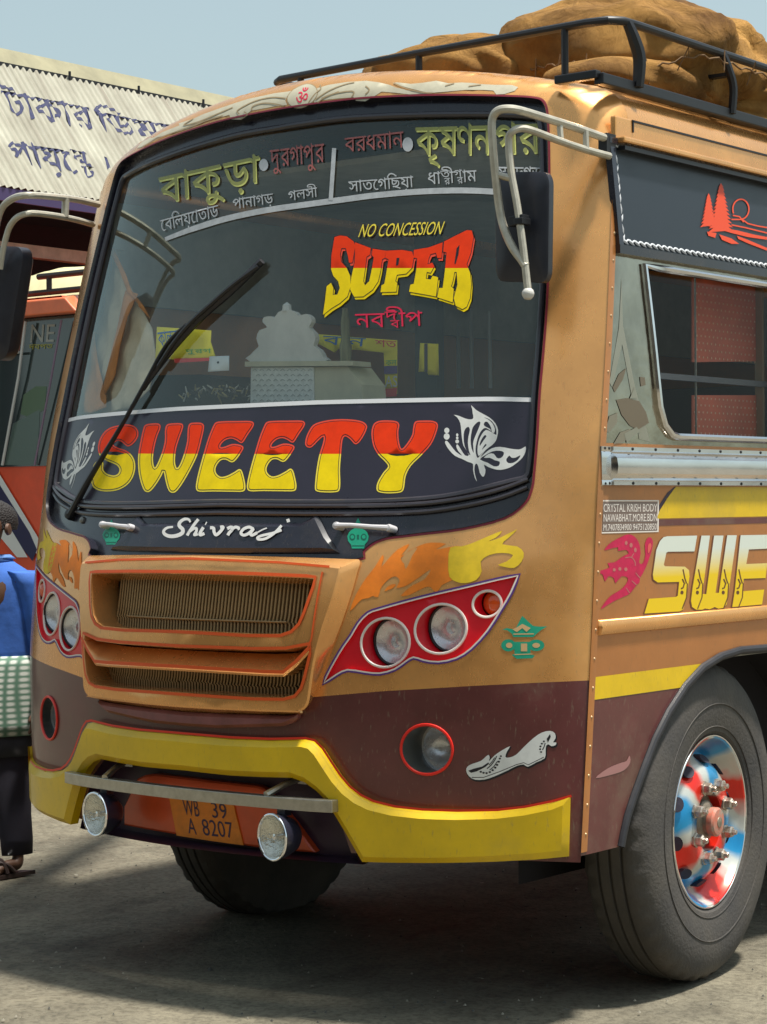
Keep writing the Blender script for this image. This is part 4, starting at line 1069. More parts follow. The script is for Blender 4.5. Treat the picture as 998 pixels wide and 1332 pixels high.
def windshield_text():
    B='\u09ac';
    def put(name,tok,quad,mt,boff=.015,**k):
        decal(name,[(fitb(word(tok,boff),quad),mt,True)],FG,BUS,off=.0008,grid=20)
    def put2(name,tok,quad,m1,m2,boff=.035):
        L=fitb(word(tok,.062),quad);L2=fitb(word(tok,boff),quad)
        decal(name,[([[(x+1.5,y+2.2) for x,y in l] for l in L],m1,True),(L2,m2,True)],FG,BUS,off=.0008,grid=20)
    DK=mat('faded_dark_olive',(.30,.31,.09),.5)
    put2('route_lettering',['ব','া','কু','ড়','া'],[(205,229),(337,200),(338,233),(207,263)],PR_DIMY,DK)
    put2('route_lettering',['কৃ','ষ','ণ','ন'],[(542,163),(641,160),(641,197),(542,199)],PR_DIMY,DK)
    put2('route_lettering',['গ','র'],[(646,160),(705,157.5),(706,195),(648,197)],PR_DIMY,DK)
    put('route_lettering',['দু','র','গ','া','পু','র'],[(351,193),(422,184),(423,208),(352,215)],PR_DIMR,.045)
    put('route_lettering',['ব','র','ধ','ম','া','ন'],[(449,177),(526,168),(527,189),(449,195)],PR_DIMR,.045)
    W=OFFWH
    put('town_lettering',['\u09c7','ব','ি','ল','য়','\u09c7','া','ত','া','ড়'],[(207,284.5),(283,264),(284,279),(209,299)],W)
    put('town_lettering',['প','া','ন','া','গ','ড়'],[(302,257),(355,249),(356,261.5),(303,270)],W)
    put('town_lettering',['গ','ল','স','ী'],[(375,247),(413,241),(414,253),(376,259)],W)
    put('town_lettering',['স','া','ত','\u09c7','গ','ি','ছ','য়','া'],[(454,233.5),(539,226.5),(540,240.5),(455,247)],W)
    put('town_lettering',['ধ','া',('ত','র'),'ী',('গ','র'),'া','ম'],[(558,222),(622,218.5),(623,233),(559,237)],W)
    put('town_lettering',['স','ম','দ','গ','ড়'],[(650,214),(708,215),(708,232),(650,232)],W)
    put('red_town_lettering',['ন','ব',('দ','ব'),'ী','প'],[(463,406),(551,403),(552,421),(464,424)],PR_CRIM,.055)
    # white band under the names, its upright, and dots
    c=[(214,309),(232,302),(250,295.5),(294,282),(346,271),(398,263.5),(450,256.5),(488,251.5),(546,246.5),(604,244.8),(648,246.5)]
    c=spl(c,False,4)
    decal('white_arc_band',[(stroke(c,lambda t:5+2.6*min(1,t*4)),OFFWH)],FG,BUS,off=.0007,grid=None)
    decal('centre_tape',[(stroke([(435.5,190),(433.5,222),(431,258)],5.5),OFFWH)],FG,BUS,off=.0012,grid=None)
    d=[circ(343,212,6,8,14),circ(532,185,7,9.5,14)]
    decal('white_dot',[(d,OFFWH)],FG,BUS,off=.0008,grid=None)
windshield_text()
def hood_marks():
    # script name
    z=lambda p:zm(200,660,3.024,p)
    sc=[([(144,54),(138,43),(120,42),(103,54),(101,68),(114,82),(112,96),(92,106),(66,109),(45,102),(39,89),(52,76),(76,72)],lambda t:2.4+2.6*math.sin(t*3.1)),
        ([(176,42),(160,62),(140,92),(132,106)],2.8),([(140,92),(156,80),(168,78),(168,90),(160,104),(174,100)],2.6),
        ([(196,74),(184,94),(184,104),(200,98)],3.0),([(204,58),(208,60)],3.2),
        ([(222,76),(236,78),(238,92),(246,104),(262,92),(274,74),(262,74)],3.0),
        ([(290,80),(304,74),(312,80),(298,96),(292,106)],3.0),([(306,84),(322,74),(336,78),(330,82)],2.8),
        ([(392,82),(376,74),(354,82),(344,98),(356,106),(376,98),(394,80),(382,98),(388,106),(408,96)],2.8),
        ([(408,96),(430,84),(446,78)],1.3),([(504,68),(490,84),(468,104),(440,120),(414,123),(410,115),(430,107),(470,98),(504,86)],2.5),([(524,51),(536,47)],3.2)]
    L=[]
    lay=[]
    for p,wd in sc:
        P=spl(z(p),False,5);lay.append((stroke(P,(wd if callable(wd) else wd*1.35)),WHITE,True))
    o=decal('script_lettering',lay,FG,BUS,off=.015,grid=None)
    # green kalash pots on the hood
    def pot(cx,cy,s):
        f=lambda L:[(cx+x*s,cy+y*s) for x,y in L]
        return [f([(0,-24),(3.4,-17),(-3.4,-17)]),f([(-7,-14),(-5,-15),(5,-15),(7,-14),(5,-10),(9,-8),(12,-5),(14,0),(13,6),(9,11),(8,16),(-8,16),(-9,11),(-13,6),(-14,0),(-12,-5),(-9,-8),(-5,-10)])],[f(circ(-7.5,1,4,4.4,12)),f(circ(7.5,1,4,4.4,12)),f([(-8,11.8),(8,11.8),(8,13),(-8,13)]),f([(-1.5,-2),(1.5,-2),(1.5,4),(-1.5,4)])],[f(circ(-7.5,1,2.4,2.6,10)),f(circ(7.5,1,2.4,2.6,10))]
    DG=mat('dark_green_print',(.004,.12,.08),.5)
    for cx,cy,k in ((468,694,1),(144,692,.82)):
        a,b,c=pot(cx,cy,k);decal('kalash_emblem',[(a,PR_GREEN),(b,DG),(c,PR_GREEN)],FG,BUS,off=.0012,grid=None)
    # kalash on the gold corner
    z=lambda p:zm(600,790,5.55,p)
    A=[z([(295,162),(330,150),(380,160),(400,140),(420,100),(440,62),(465,85),(490,110),(520,135),(560,140),(620,138),(575,165),(540,195),(520,215),(375,215),(365,190),(330,165)]),
       z(circ(340,275,52,44,16)),z(circ(540,275,60,42,16)),z([(380,250),(500,250),(500,340),(530,348),(515,368),(400,372),(365,345),(385,335)])]
    Bs=[z([(370,160),(400,180),(440,150),(470,178),(500,150),(470,135),(440,120),(410,140)]),z([(375,190),(525,188),(522,196),(378,198)]),z(circ(345,275,24,20,12)),z(circ(540,275,28,18,12)),z([(430,262),(475,262),(475,318),(430,318)]),z([(380,338),(515,334),(512,341),(384,345)])]
    decal('corner_kalash_emblem',[(A,PR_GREEN,True),(Bs,mat('gold_show_through',(.66,.42,.20),.5),True)],FB,BUS,off=.0010,grid=None)
    # door handles / wiper washers on the hood
    for k,(a,b) in enumerate((((437,684.5),(505,687.5)),((133,683),(168,686.5)))):
        p=at(FG,*a,.03);q=at(FG,*b,.03);mb=MB()
        mb.tube([p,p.lerp(q,.3)+Vector((0,-.004,.003)),p.lerp(q,.7)+Vector((0,-.004,.001)),q],[.0095,.0075,.0075,.0095],10)
        for e in (p,q): mb.lathe([(0,-.008),(.010,-.006),(.012,0),(.011,.03)],e,(0,1,-.2),14)
        mb.build('hood_handle',mat('handle_white',(.62,.60,.62),.3,0,.3),BUS)
hood_marks()
def flames():
    z=lambda p:zm(440,680,3.564,p)
    OR=[z([(55,410),(70,360),(95,310),(130,255),(170,205),(205,150),(210,170),(200,205),(235,165),(275,125),(330,98),(310,130),(290,155),(330,130),(380,105),(430,92),(500,98),(450,125),(520,112),(570,110),(575,150),(570,240),(520,270),(480,290),(455,325),(430,300),(400,300),(330,335),(290,338),(345,290),(400,262),(430,215),(380,250),(320,290),(290,300),(270,300),(285,270),(270,250),(245,255),(215,280),(195,310),(185,345),(160,340),(140,350),(110,355),(85,380)]),
        z([(215,318),(225,300),(250,285),(268,288),(250,305),(232,312)])]
    ORh=[z([(290,165),(330,128),(368,115),(345,150),(330,185),(312,215),(305,190)])]
    YE=[z([(520,115),(570,110),(620,95),(690,65),(760,38),(730,70),(690,88),(750,70),(830,30),(790,70),(760,100),(830,110),(860,140),(850,180),(815,210),(770,205),(740,195),(780,180),(810,150),(760,140),(700,150),(660,180),(665,225),(640,265),(590,280),(550,275),(515,250),(510,180)])]
    for nm,L,m_ in (('orange_flame',OR+ORh,FL_OR),('yellow_flame',YE,FL_YE)):
        o=decal(nm,[([resamp(spl(l,True,2),3) for l in L],m_)],FB,BUS,off=.0008 if 'or' in nm else .0012,grid=8)
        me=o.data.copy();q=o.copy();q.data=me;COL.objects.link(q);q.parent=BUS
        for v in me.vertices:
            # keep the far flame inside the corner
            v.co=FB.P(max(-1.10,-v.co.x),v.co.z,.0014)
    # white slipper-like ornament on the maroon
    z=lambda p:zm(600,790,5.55,p)
    A=[z(spl([(35,1180),(45,1150),(80,1130),(140,1110),(175,1080),(198,1065),(205,1090),(200,1110),(240,1070),(290,1035),(352,1003),(330,1040),(318,1080),(345,1085),(395,1065),(450,1010),(520,945),(580,905),(640,892),(675,910),(680,945),(662,975),(685,975),(680,995),(650,1003),(630,990),(612,1000),(608,1040),(602,1090),(540,1120),(480,1152),(450,1135),(400,1145),(330,1180),(240,1220),(170,1243),(100,1245),(55,1220)],True,2))]
    Bk=[z([(50,1180),(90,1165),(150,1150),(195,1120),(200,1130),(170,1155),(110,1185),(70,1195)]),z(stroke([(75,1228),(160,1228),(280,1185),(400,1135),(450,1122),(482,1138),(595,1082)],5)[0]),z([(625,975),(615,950),(640,915),(645,935)])]+\
       [z(circ(x,y,r,r*.8,9)) for x,y,r in [(140,1188,9),(160,1195,9),(182,1197,9),(205,1190,9),(226,1176,9),(245,1158,9),(258,1138,9),(270,1115,9),(278,1092,8),(285,1075,8),(575,1045,8),(568,1025,8),(570,1005,8),(580,985,8),(595,968,8)]]+\
       [z(stroke([(185,1165),(215,1140),(240,1105),(255,1075)],7)[0]),z(stroke([(205,1175),(235,1150),(262,1110)],6)[0]),z(stroke([(200,1140),(225,1110),(240,1085)],6)[0]),z(stroke([(585,1030),(598,1005),(605,980)],7)[0])]
    decal('white_scroll_ornament',[([[(x+1,y+1.6) for x,y in inset(A[0],-.8)]],PR_BLK,True),(A,WHITE,True),(Bk,PR_BLK,True)],FB,BUS,off=.0010,grid=None)
    # scroll on the visor
    z5=lambda p:zm(150,90,3.441,p);z6=lambda p:zm(400,80,3.327,p)
    left=[z5([(90,350),(100,325),(140,305),(165,305),(200,280),(280,250),(270,240),(340,220),(380,200),(450,175),(520,150),(580,130),(640,118),(700,105),(760,98),(790,92),(765,120),(760,140),(770,160),(720,165),(640,180),(610,185),(590,200),(560,225),(520,225),(510,205),(470,215),(400,235),(330,265),(260,285),(180,305),(140,330),(110,350)])]
    rt=[z6([(20,118),(80,98),(160,85),(240,80),(300,88),(350,100),(380,112),(440,125),(540,135),(600,130),(680,122),(760,122),(800,125),(815,142),(850,140),(890,125),(900,108),(870,98),(800,98),(750,96),(700,90),(655,88),(600,92),(545,80),(490,90),(440,95),(380,88),(360,90),(420,110),(490,128),(540,138),(440,142),(380,135),(320,130),(290,150),(250,172),(210,170),(200,155),(130,160),(60,168),(30,178)])]
    disc=[spl([(392,108),(406,112),(412,122),(406,133),(392,140),(379,138),(373,128),(378,116)],True,3)]
    ln=[stroke(spl(z5(p),False,4),1.5)[0] for p in ([(610,185),(615,165),(660,152),(710,155),(755,165)],[(555,200),(545,185),(590,155),(640,135),(700,125),(760,130)],[(560,225),(590,205),(575,190)],[(340,220),(300,250),(370,235),(440,205),(520,170)],[(120,345),(200,305),(320,262),(400,232),(480,208)],[(905,150),(940,125),(998,100)])]
    ln+=[stroke(spl(z6(p),False,4),1.5)[0] for p in ([(5,178),(30,140),(50,118),(40,98)],[(35,165),(90,125),(150,98),(190,88)],[(60,160),(110,140),(180,128),(200,135),(190,155)],[(245,105),(265,122),(250,142)],[(365,92),(430,118),(500,134),(540,136)],[(590,104),(625,92)],[(690,106),(740,98)])]
    decal('visor_scrollwork',[(left+rt+disc,PR_GREY,True),([inset(disc[0],-.8)],PR_BRN,True),([inset(disc[0],.4)],PR_GREY,True),(ln,PR_BRN,True),(fit(loops_of_text('ॐ',.03),[(384,113),(400,113),(400,133),(385,134)]),PR_CRIM,True)],FB,BUS,off=.0010,grid=7)
flames()
# ------------------------------------------------------------------ paint work on the side
def side_art():
    z=lambda p:zm(770,640,4.377,p)
    fade=mat('white_to_yellow_print',(.8,.8,.7),.42);n=fade.node_tree.nodes;L=fade.node_tree.links
    tc=n.new('ShaderNodeTexCoord');sp=n.new('ShaderNodeSeparateXYZ');mr=n.new('ShaderNodeMapRange');r=n.new('ShaderNodeValToRGB')
    z0=SD.hit(900,798)[1];z1_=SD.hit(900,696)[1]
    mr.inputs['From Min'].default_value=z0;mr.inputs['From Max'].default_value=z1_
    L.new(tc.outputs['Object'],sp.inputs[0]);L.new(sp.outputs['Z'],mr.inputs['Value']);L.new(mr.outputs[0],r.inputs[0]);L.new(r.outputs[0],n['Principled BSDF'].inputs['Base Color'])
    e=r.color_ramp.elements;e[0].position=.48;e[0].color=(.86,.58,.004,1);e[1].position=.82;e[1].color=(.70,.74,.66,1)
    S=z([(600,248),(430,252),(408,258),(388,280),(368,330),(348,470),(352,498),(375,515),(498,512),(490,590),(480,597),(325,608),(300,692),(500,680),(520,670),(545,560),(557,480),(554,445),(530,425),(418,423),(410,415),(425,345),(435,340),(585,338)])
    W=z([(625,248),(673,248),(630,580),(652,582),(697,248),(750,248),(705,574),(724,574),(772,246),(826,246),(778,580),(768,640),(750,660),(722,664),(700,655),(672,668),(645,663),(630,670),(595,670),(572,655),(565,620),(575,540)])
    def EE(dx): return z([(848+dx,246),(1020+dx,243),(1008+dx,322),(895+dx,327),(880+dx,410),(1000+dx,405),(990+dx,490),(865+dx,494),(860+dx,565),(982+dx,555),(970+dx,640),(800+dx,655),(815+dx,560)])
    orn=[z(stroke(p,w_)[0]) for dx in (0,88,235,318) for p,w_ in (([(520+dx,440),(530+dx,490),(540+dx,520)],7),([(516+dx,495),(528+dx,520),(520+dx,545),(508+dx,550)],8),([(545+dx,520),(540+dx,600),(515+dx,665)],6))]+[z(circ(514+dx,572,9,11,10)) for dx in (0,88,235,318)]
    sh=[[(x-1.2,y+.8) for x,y in inset(L_,-.5)] for L_ in (S,W,EE(0))]
    decal('side_lettering',[(sh,mat('brown_shadow_line',(.16,.05,.02),.5),True),([S,W,EE(0)],fade,True),(orn,mat('brown_detail',(.13,.05,.015),.5),True)],SD,BUS,off=.0010,grid=9)
    # builder's plate
    def fr(q,w_): 
        return [q,[(q[0][0]+w_,q[0][1]+w_),(q[1][0]-w_,q[1][1]+w_),(q[2][0]-w_,q[2][1]-w_),(q[3][0]+w_,q[3][1]-w_)]]
    q=[(782.5,650.5),(857.5,650.5),(857,692),(781.5,694)]
    P=mat('sticker_white',(.80,.72,.66),.5);grey=mat('sticker_line_grey',(.20,.15,.13),.6)
    bars=[[(784.5,653),(855.5,653),(855.5,667),(784.5,667)],[(784.5,667.6),(855.5,667.2),(855.5,679.5),(784.3,680)],[(784.3,680.6),(855.3,680),(855,690),(784,691.5)]]
    T=[]
    for s,qq in (('CRYSTAL KRISH BODY',[(785.5,655.5),(855,655.5),(855,665.5),(785.5,666)]),('NAWABHAT.MORE.BDN',[(785.5,668.8),(855,668.2),(855,677.8),(785.5,678.6)]),('M.7407834900 9475120850',[(785.3,682),(854.5,681),(854,689),(785,690.4)])):
        T+=fit(loops_of_text(s,.028),qq)
    decal('body_builder_sticker',[(fr(q,1.8),P,False),(bars,grey,True),(T,P,True)],SD,BUS,off=.0012,grid=None)
    # magenta dragon-bird
    D=[z(spl([(70,332),(100,295),(140,270),(190,245),(225,243),(255,265),(272,300),(278,350),(270,400),(285,410),(298,390),(305,350),(302,300),(315,265),(335,258),(348,280),(345,320),(330,370),(312,420),(290,465),(275,490),(272,515),(255,530),(240,550),(215,580),(185,595),(140,615),(95,640),(52,668),(70,635),(110,590),(160,560),(195,525),(205,490),(170,480),(135,520),(125,490),(95,480),(75,510),(62,470),(20,455),(60,445),(100,430),(90,405),(130,400),(165,375),(190,360),(210,350),(195,330),(150,335),(150,315),(110,322)],True,2))]
    H=[z(circ(196,290,8,12,9)),z(circ(224,303,9,14,9)),z(circ(248,330,8,14,9)),z(circ(128,443,9,10,9)),z(circ(160,438,9,11,9)),z(circ(194,440,10,11,9))]+[z(stroke(spl(p,False,4),5)[0]) for p in ([(190,375),(225,372),(245,395),(248,420)],[(250,460),(275,490)],[(228,505),(255,530)],[(195,545),(215,575)],[(225,372),(240,350)])]
    decal('magenta_dragon_emblem',[(D,PR_PINK,True),(H,mat('faded_magenta',(.50,.16,.14),.5),True),([z(spl([(318,330),(322,300),(335,290),(340,310),(332,335),(322,350)],True,2))],mat('coral_print',(.72,.10,.09),.5),True)],SD,BUS,off=.0010,grid=None)
    # red pine trees, sun and hills on the slate board
    z3=lambda p:zm(740,130,2.833,p);L=[]
    def pine(cx,top,bot,w0,w1,n):
        l=[(cx,top)];
        for i in range(n):
            t=(i+1)/n;y=top+(bot-top)*t;ww=w0+(w1-w0)*t
            l+=[(cx+ww,y),(cx+ww*.62,y-1)]
        rr=[]
        for i in range(n):
            t=(i+1)/n;y=top+(bot-top)*t+1.5;ww=w0+(w1-w0)*t
            rr+=[(cx-ww,y),(cx-ww*.62,y-1)]
        return l+rr[::-1]
    L=[pine(*a) for a in ((922,251,294,1.5,11,9),(938,238,301,2,17,12))]
    L+=[z3([(500,460),(560,470),(620,480),(680,495),(731,505),(731,515),(660,505),(600,490)]),z3([(510,485),(545,490),(540,508),(515,500)]),z3([(555,495),(600,510),(628,530),(600,530),(565,515)]),z3([(620,500),(660,515),(731,545),(731,555),(665,530),(625,512)])]
    L+=[z3(stroke(p,5)[0]) for p in ([(600,440),(640,440),(660,455),(700,465),(731,470)],[(600,460),(650,470),(731,490)],[(605,425),(630,430),(645,450)])]
    c=[(964+10.5*math.cos(R(a)),272+13*math.sin(R(a))) for a in range(-205,95,12)]
    L+=stroke(c,1.8)
    decal('pine_tree_picture',[(L,mat('board_red_print',(.80,.075,.02),.5),True)],SD,BUS,off=.0105,grid=None)
    # pink swoosh on the lower skirt
    decal('swoosh',[([spl([(775,1012),(790,1000),(806,993),(815,990),(819,983),(820,992),(812,1002),(795,1008)],True,3)],mat('swoosh_pink',(.36,.17,.16),.5),True)],SD,BUS,off=.0010,grid=None)
side_art()
# ------------------------------------------------------------------ mirrors
def PX(pts): return [on(1,y,px,py) for px,py,y in pts]
GREYM=mat('mirror_shell',(.020,.021,.032),.42,0,.05,.25,14)
def rounded(w,h,r,n=5):
    o=[]
    for cx,cz,a in ((w/2-r,h/2-r,0),(-w/2+r,h/2-r,90),(-w/2+r,-h/2+r,180),(w/2-r,-h/2+r,270)):
        for i in range(n+1): t=R(a+90*i/n);o.append((cx+r*math.cos(t),cz+r*math.sin(t)))
    return o
def shell(corners,dep,name,parent,rz=0):
    """mirror body from TL,TR,BR,BL points"""
    TL,TR,BR,BL=[Vector(c) for c in corners];L=rounded(1,1,.12)
    mb=MB();vs=[];n=len(L);nrm=((TR-TL).cross(BL-TL)).normalized()
    if nrm.y>0:nrm=-nrm
    for k,(s_,d) in enumerate(((.94,-.5),(1,-.3),(1,.35),(.93,.5),(.5,.62))):
        for x,z in L:
            u=.5+x*s_;v=.5-z*s_
            vs.append((TL*(1-u)+TR*u)*(1-v)+(BL*(1-u)+BR*u)*v+nrm*dep*d)
    fs=[(k*n+i,k*n+(i+1)%n,(k+1)*n+(i+1)%n,(k+1)*n+i) for k in range(4) for i in range(n)]+[tuple(range(n)),tuple(4*n+i for i in range(n))]
    mb.add(vs,fs);return mb.build(name,GREYM,parent,angle=50)
def mirrors():
    ym=-.13
    c=[on(1,ym,647,224),on(1,ym,718,224),on(1,ym,716,368),on(1,ym,649,366)]
    b=shell(c,.035,'side_mirror',BUS)
    st=on(0,1.135,786,179);s2=on(0,1.145,793,203)
    outer=[st]+PX([(745,164.5,.04),(705,152,-.10),(676,143.5,-.19),(660,141.5,-.22),(648,144,-.23),(641,153,-.23),(640,170,-.23),(643,212,-.22),(650,272,-.20),(657,300,-.20),(667,322,-.20),(678,337,-.20),(684,346,-.20)])
    inner=[s2]+PX([(760,194,.08),(725,182,-.06),(693,170,-.15),(678,167,-.18),(667,171,-.20),(662,182,-.20),(665,223,-.20),(673,267,-.20),(681,325,-.20),(687,378,-.20)])
    mb=MB();mb.tube(spl(outer,False,4),.0122,10);a=mb.build('mirror_arm',TUBE,b)
    mb=MB();mb.tube(spl(inner,False,4),.0108,10);mb.build('mirror_arm',TUBE,b)
    mb=MB();mb.tube(PX([(646,227,-.21),(666,232,-.20)]),.010,8);mb.tube([on(1,-.02,728,159),on(1,-.02,730,183)],.009,8);mb.tube([on(1,.09,762,170),on(1,.09,763,194)],.009,8);mb.build('mirror_arm_brace',TUBE,b)
    p=on(1,-.20,687,382);mb=MB();mb.lathe([(0,-.018),(.010,-.015),(.017,-.006),(.018,.003),(.014,.012),(.007,.017),(0,.018)],p,(0,.2,1),16);mb.build('arm_end_ball',mat('ball_white',(.62,.60,.56),.35),b)
    p=on(1,-.19,675,287);mb=MB();mb.box(p,(.052,.035,.028),rot=Matrix.Rotation(R(-5),3,'Y'));mb.box(p+Vector((.012,0,-.004)),(.03,.045,.020));mb.build('mirror_clamp',BLACKM,b,smooth=False,bevel=.003)
    mb=MB();mb.box(on(0,1.13,790,190),(.03,.05,.07));mb.build('arm_mount',BLACKM,b,smooth=False)
    # other side
    ym=-.14
    c=[on(1,ym,-52,318),on(1,ym,39,322),on(1,ym,16,470),on(1,ym,-70,462)]
    b=shell(c,.07,'side_mirror',BUS)
    outer=[on(1,.20,128,266)]+PX([(105,260.5,.10),(85,257.5,.0),(55,254.5,-.12),(36,254,-.2),(22,256,-.2),(10,262.5,-.2),(2,272,-.2),(-4,290,-.2),(-10,330,-.2),(-20,400,-.2)])
    inner=[on(1,.20,121,292)]+PX([(100,286,.08),(75,281,-.04),(48,277.5,-.15),(34,278,-.2),(22,283,-.2),(13,294,-.2),(8,308,-.2),(4,325,-.2),(0,350,-.2)])
    mb=MB();mb.tube(spl(outer,False,4),.0122,10);mb.build('mirror_arm',TUBE,b)
    mb=MB();mb.tube(spl(inner,False,4),.0108,10);mb.build('mirror_arm',TUBE,b)
    mb=MB();mb.tube(PX([(85.5,258,.0),(84.5,282,.0)]),.013,8);mb.build('mirror_arm_brace',TUBE,b)
mirrors()
# ------------------------------------------------------------------ wiper
def wiper():
    G=lambda px,py,o:at(FG,px,py,o)
    arm=[G(91,668,.015),G(110,633,.02),G(127,604,.02),G(150,566,.018),G(172,528,.018),G(190,496,.02),G(217,448,.022),G(243,422,.022)]
    mb=MB();mb.tube(spl(arm,False,4),[.013-.0055*min(1,i/14) for i in range(29)],8)
    mb.lathe([(0,-.018),(.016,-.014),(.020,0),(.018,.03)],G(91,668,.01),(0,1,-.2),16)
    w_=mb.build('wiper_arm',BLACKM,BUS)
    mb=MB();bl=[G(341,338,.012),G(300,378,.012),G(262,411,.012),G(225,452,.012),G(196,490,.012),G(186,506,.012)]
    mb.tube(spl(bl,False,3),[.006+.0065*min(1,max(0,(15-i)/9)) for i in range(16)],6);mb.build('wiper_blade',RUBBER,w_)
    mb=MB();mb.tube(spl([G(336,346,.02),G(304,370,.026),G(272,398,.028),G(248,420,.028),G(226,446,.026),G(206,476,.02)],False,4),.0075,6)
    mb.tube([G(304,370,.026),G(312,366,.012)],.005,6);mb.tube([G(248,420,.028),G(256,417,.012)],.009,6)
    mb.build('wiper_frame',BLACKM,w_)
    mb=MB();mb.lathe([(0,-.012),(.010,-.009),(.013,0),(.012,.03)],G(107,674,.0),(0,1,-.2),14);mb.build('spindle_cap',mat('cap_grey',(.25,.24,.22),.4,.5),BUS)
wiper()
# ------------------------------------------------------------------ roof rack
def rack():
    a=on(1,.31,353,105);cz=2.965
    # welded bed of the rack: front rail, side rails, base rails
    x0=a.x;r=.0135
    rail=[(x0,5.0,cz-.01),(x0,2.0,cz-.01),(x0,.42,cz-.012),(x0+.004,.335,cz-.012),(x0+.04,.31,cz-.012),(.4,.31,cz-.004),(1.0,.31,cz),(1.07,.322,cz),(1.098,.36,cz),(1.1,.45,cz),(1.1,1.3,cz-.004),(1.1,3,cz-.005),(1.1,5.0,cz-.005)]
    mb=MB();mb.tube(rail,r,10);t=mb.build('rack_top_rail',BLACKM,BUS)
    zb=2.772
    mb=MB();mb.box((1.095,2.6,zb),(.034,4.75,.034));mb.box((1.02,.225,zb+.012),(.15,.03,.026));mb.build('rack_base_rail',BLACKM,t,smooth=False,bevel=.004)
    for px in (391,545,735):
        p=on(1,.31,px,60);x=p.x;mb=MB();mb.tube([(x,.31,cz-.005),(x,.31,zr(x)-.01)],.0115,8);mb.build('rack_post',BLACKM,t)
    for y,w_ in ((.40,.022),(.98,.014),(1.75,.014),(2.6,.014),(3.5,.014)):
        mb=MB();P=spl([(1.1,y-.02,cz),(1.112,y,cz-.05),(1.118,y+.02,cz-.11),(1.112,y+.02,zb)],False,4)
        mb.tube(P,[w_]*len(P) if w_<.02 else [.016+.005*math.sin(3*i/len(P)) for i in range(len(P))],8);mb.build('rack_post',BLACKM,t)
    for y in (1.0,2.4,3.8):
        mb=MB();mb.box(((x0+1.1)/2,y,2.90),(1.1-x0,.03,.012));mb.build('rack_slat',BLACKM,t,smooth=False)
rack()
# ------------------------------------------------------------------ sacks on the roof
def burlap():
    m=mat('burlap',(.36,.185,.055),.85);n=m.node_tree.nodes;L=m.node_tree.links;b=n['Principled BSDF']
    tc=n.new('ShaderNodeTexCoord')
    a=n.new('ShaderNodeTexNoise');a.inputs['Scale'].default_value=3.2;a.inputs['Detail'].default_value=9;a.inputs['Roughness'].default_value=.65
    r=n.new('ShaderNodeValToRGB');e=r.color_ramp.elements;e[0].position=.32;e[0].color=(.13,.060,.020,1);e[1].position=.66;e[1].color=(.52,.275,.078,1)
    L.new(tc.outputs['Object'],a.inputs['Vector']);L.new(a.outputs['Fac'],r.inputs[0])
    w1=n.new('ShaderNodeTexWave');w1.inputs['Scale'].default_value=75;w1.bands_direction='X';w1.inputs['Distortion'].default_value=2
    w2=n.new('ShaderNodeTexWave');w2.inputs['Scale'].default_value=75;w2.bands_direction='Z';w2.inputs['Distortion'].default_value=2
    for w_ in (w1,w2):L.new(tc.outputs['Object'],w_.inputs['Vector']);w_.inputs['Scale'].default_value=190
    ad=n.new('ShaderNodeMath');ad.operation='ADD';L.new(w1.outputs['Fac'],ad.inputs[0]);L.new(w2.outputs['Fac'],ad.inputs[1])
    mx=n.new('ShaderNodeMixRGB');mx.blend_type='MULTIPLY';mx.inputs[0].default_value=.12;L.new(r.outputs[0],mx.inputs[1]);L.new(ad.outputs[0],mx.inputs[2]);L.new(mx.outputs[0],b.inputs['Base Color'])
    f=n.new('ShaderNodeTexNoise');f.inputs['Scale'].default_value=9;f.inputs['Detail'].default_value=5;f.inputs['Distortion'].default_value=1.2;L.new(tc.outputs['Object'],f.inputs['Vector'])
    s2=n.new('ShaderNodeMath');s2.operation='MULTIPLY_ADD';L.new(ad.outputs[0],s2.inputs[0]);s2.inputs[1].default_value=.02;L.new(f.outputs['Fac'],s2.inputs[2])
    bp=n.new('ShaderNodeBump');bp.inputs['Strength'].default_value=.9;bp.inputs['Distance'].default_value=.05;L.new(s2.outputs[0],bp.inputs['Height']);L.new(bp.outputs[0],b.inputs['Normal'])
    b.inputs['Specular IOR Level'].default_value=.15
    return m
from mathutils import noise as NZ
def sack(label,c,h,rz,seed,tilt=0,folds=1.0,fn=None):
    nu,nv=72,40;vs=[];M=Matrix.Rotation(rz,3,'Z')@Matrix.Rotation(tilt,3,'Y')
    def sg(x,p): return math.copysign(abs(x)**p,x)
    for j in range(nv+1):
        ph=-math.pi/2+math.pi*j/nv
        for i in range(nu):
            th=2*math.pi*i/nu
            x=sg(math.cos(ph),.75)*sg(math.cos(th),.72);y=sg(math.cos(ph),.75)*sg(math.sin(th),.72);z=sg(math.sin(ph),.8)
            if z<0:z*=.75
            q=Vector((x*h[0],y*h[1],z*h[2]))
            d=NZ.noise(Vector((q.x*2.2+seed,q.y*2.2,q.z*3)))*.08+folds*.007*NZ.noise(Vector((q.x*13+seed,q.y*13,q.z*16)))
            # pleats gathering to the ends
            e=max(0,abs(q.x)/h[0]-.45)/.55
            d+=folds*.022*e*math.sin(th*9+math.sin(ph*5+seed)*2)+folds*.030*NZ.noise(Vector((q.x*6,q.y*6+seed,q.z*9)))+folds*.02*abs(NZ.noise(Vector((q.x*3+seed*2,q.y*11,q.z*11))))
            q=q+q.normalized()*d
            vs.append(M@q+Vector(c))
    fs=[(j*nu+i,j*nu+(i+1)%nu,(j+1)*nu+(i+1)%nu,(j+1)*nu+i) for j in range(nv) for i in range(nu)]
    mb=MB();mb.add(vs,fs);o=mb.build('burlap_sack',BURL,None,angle=180)
    tag(o,label,'sack','burlap sacks on the bus roof')
    return o
BURL=burlap();ROPE=mat('jute_cord',(.20,.11,.045),.8,var=.4,scale=60)
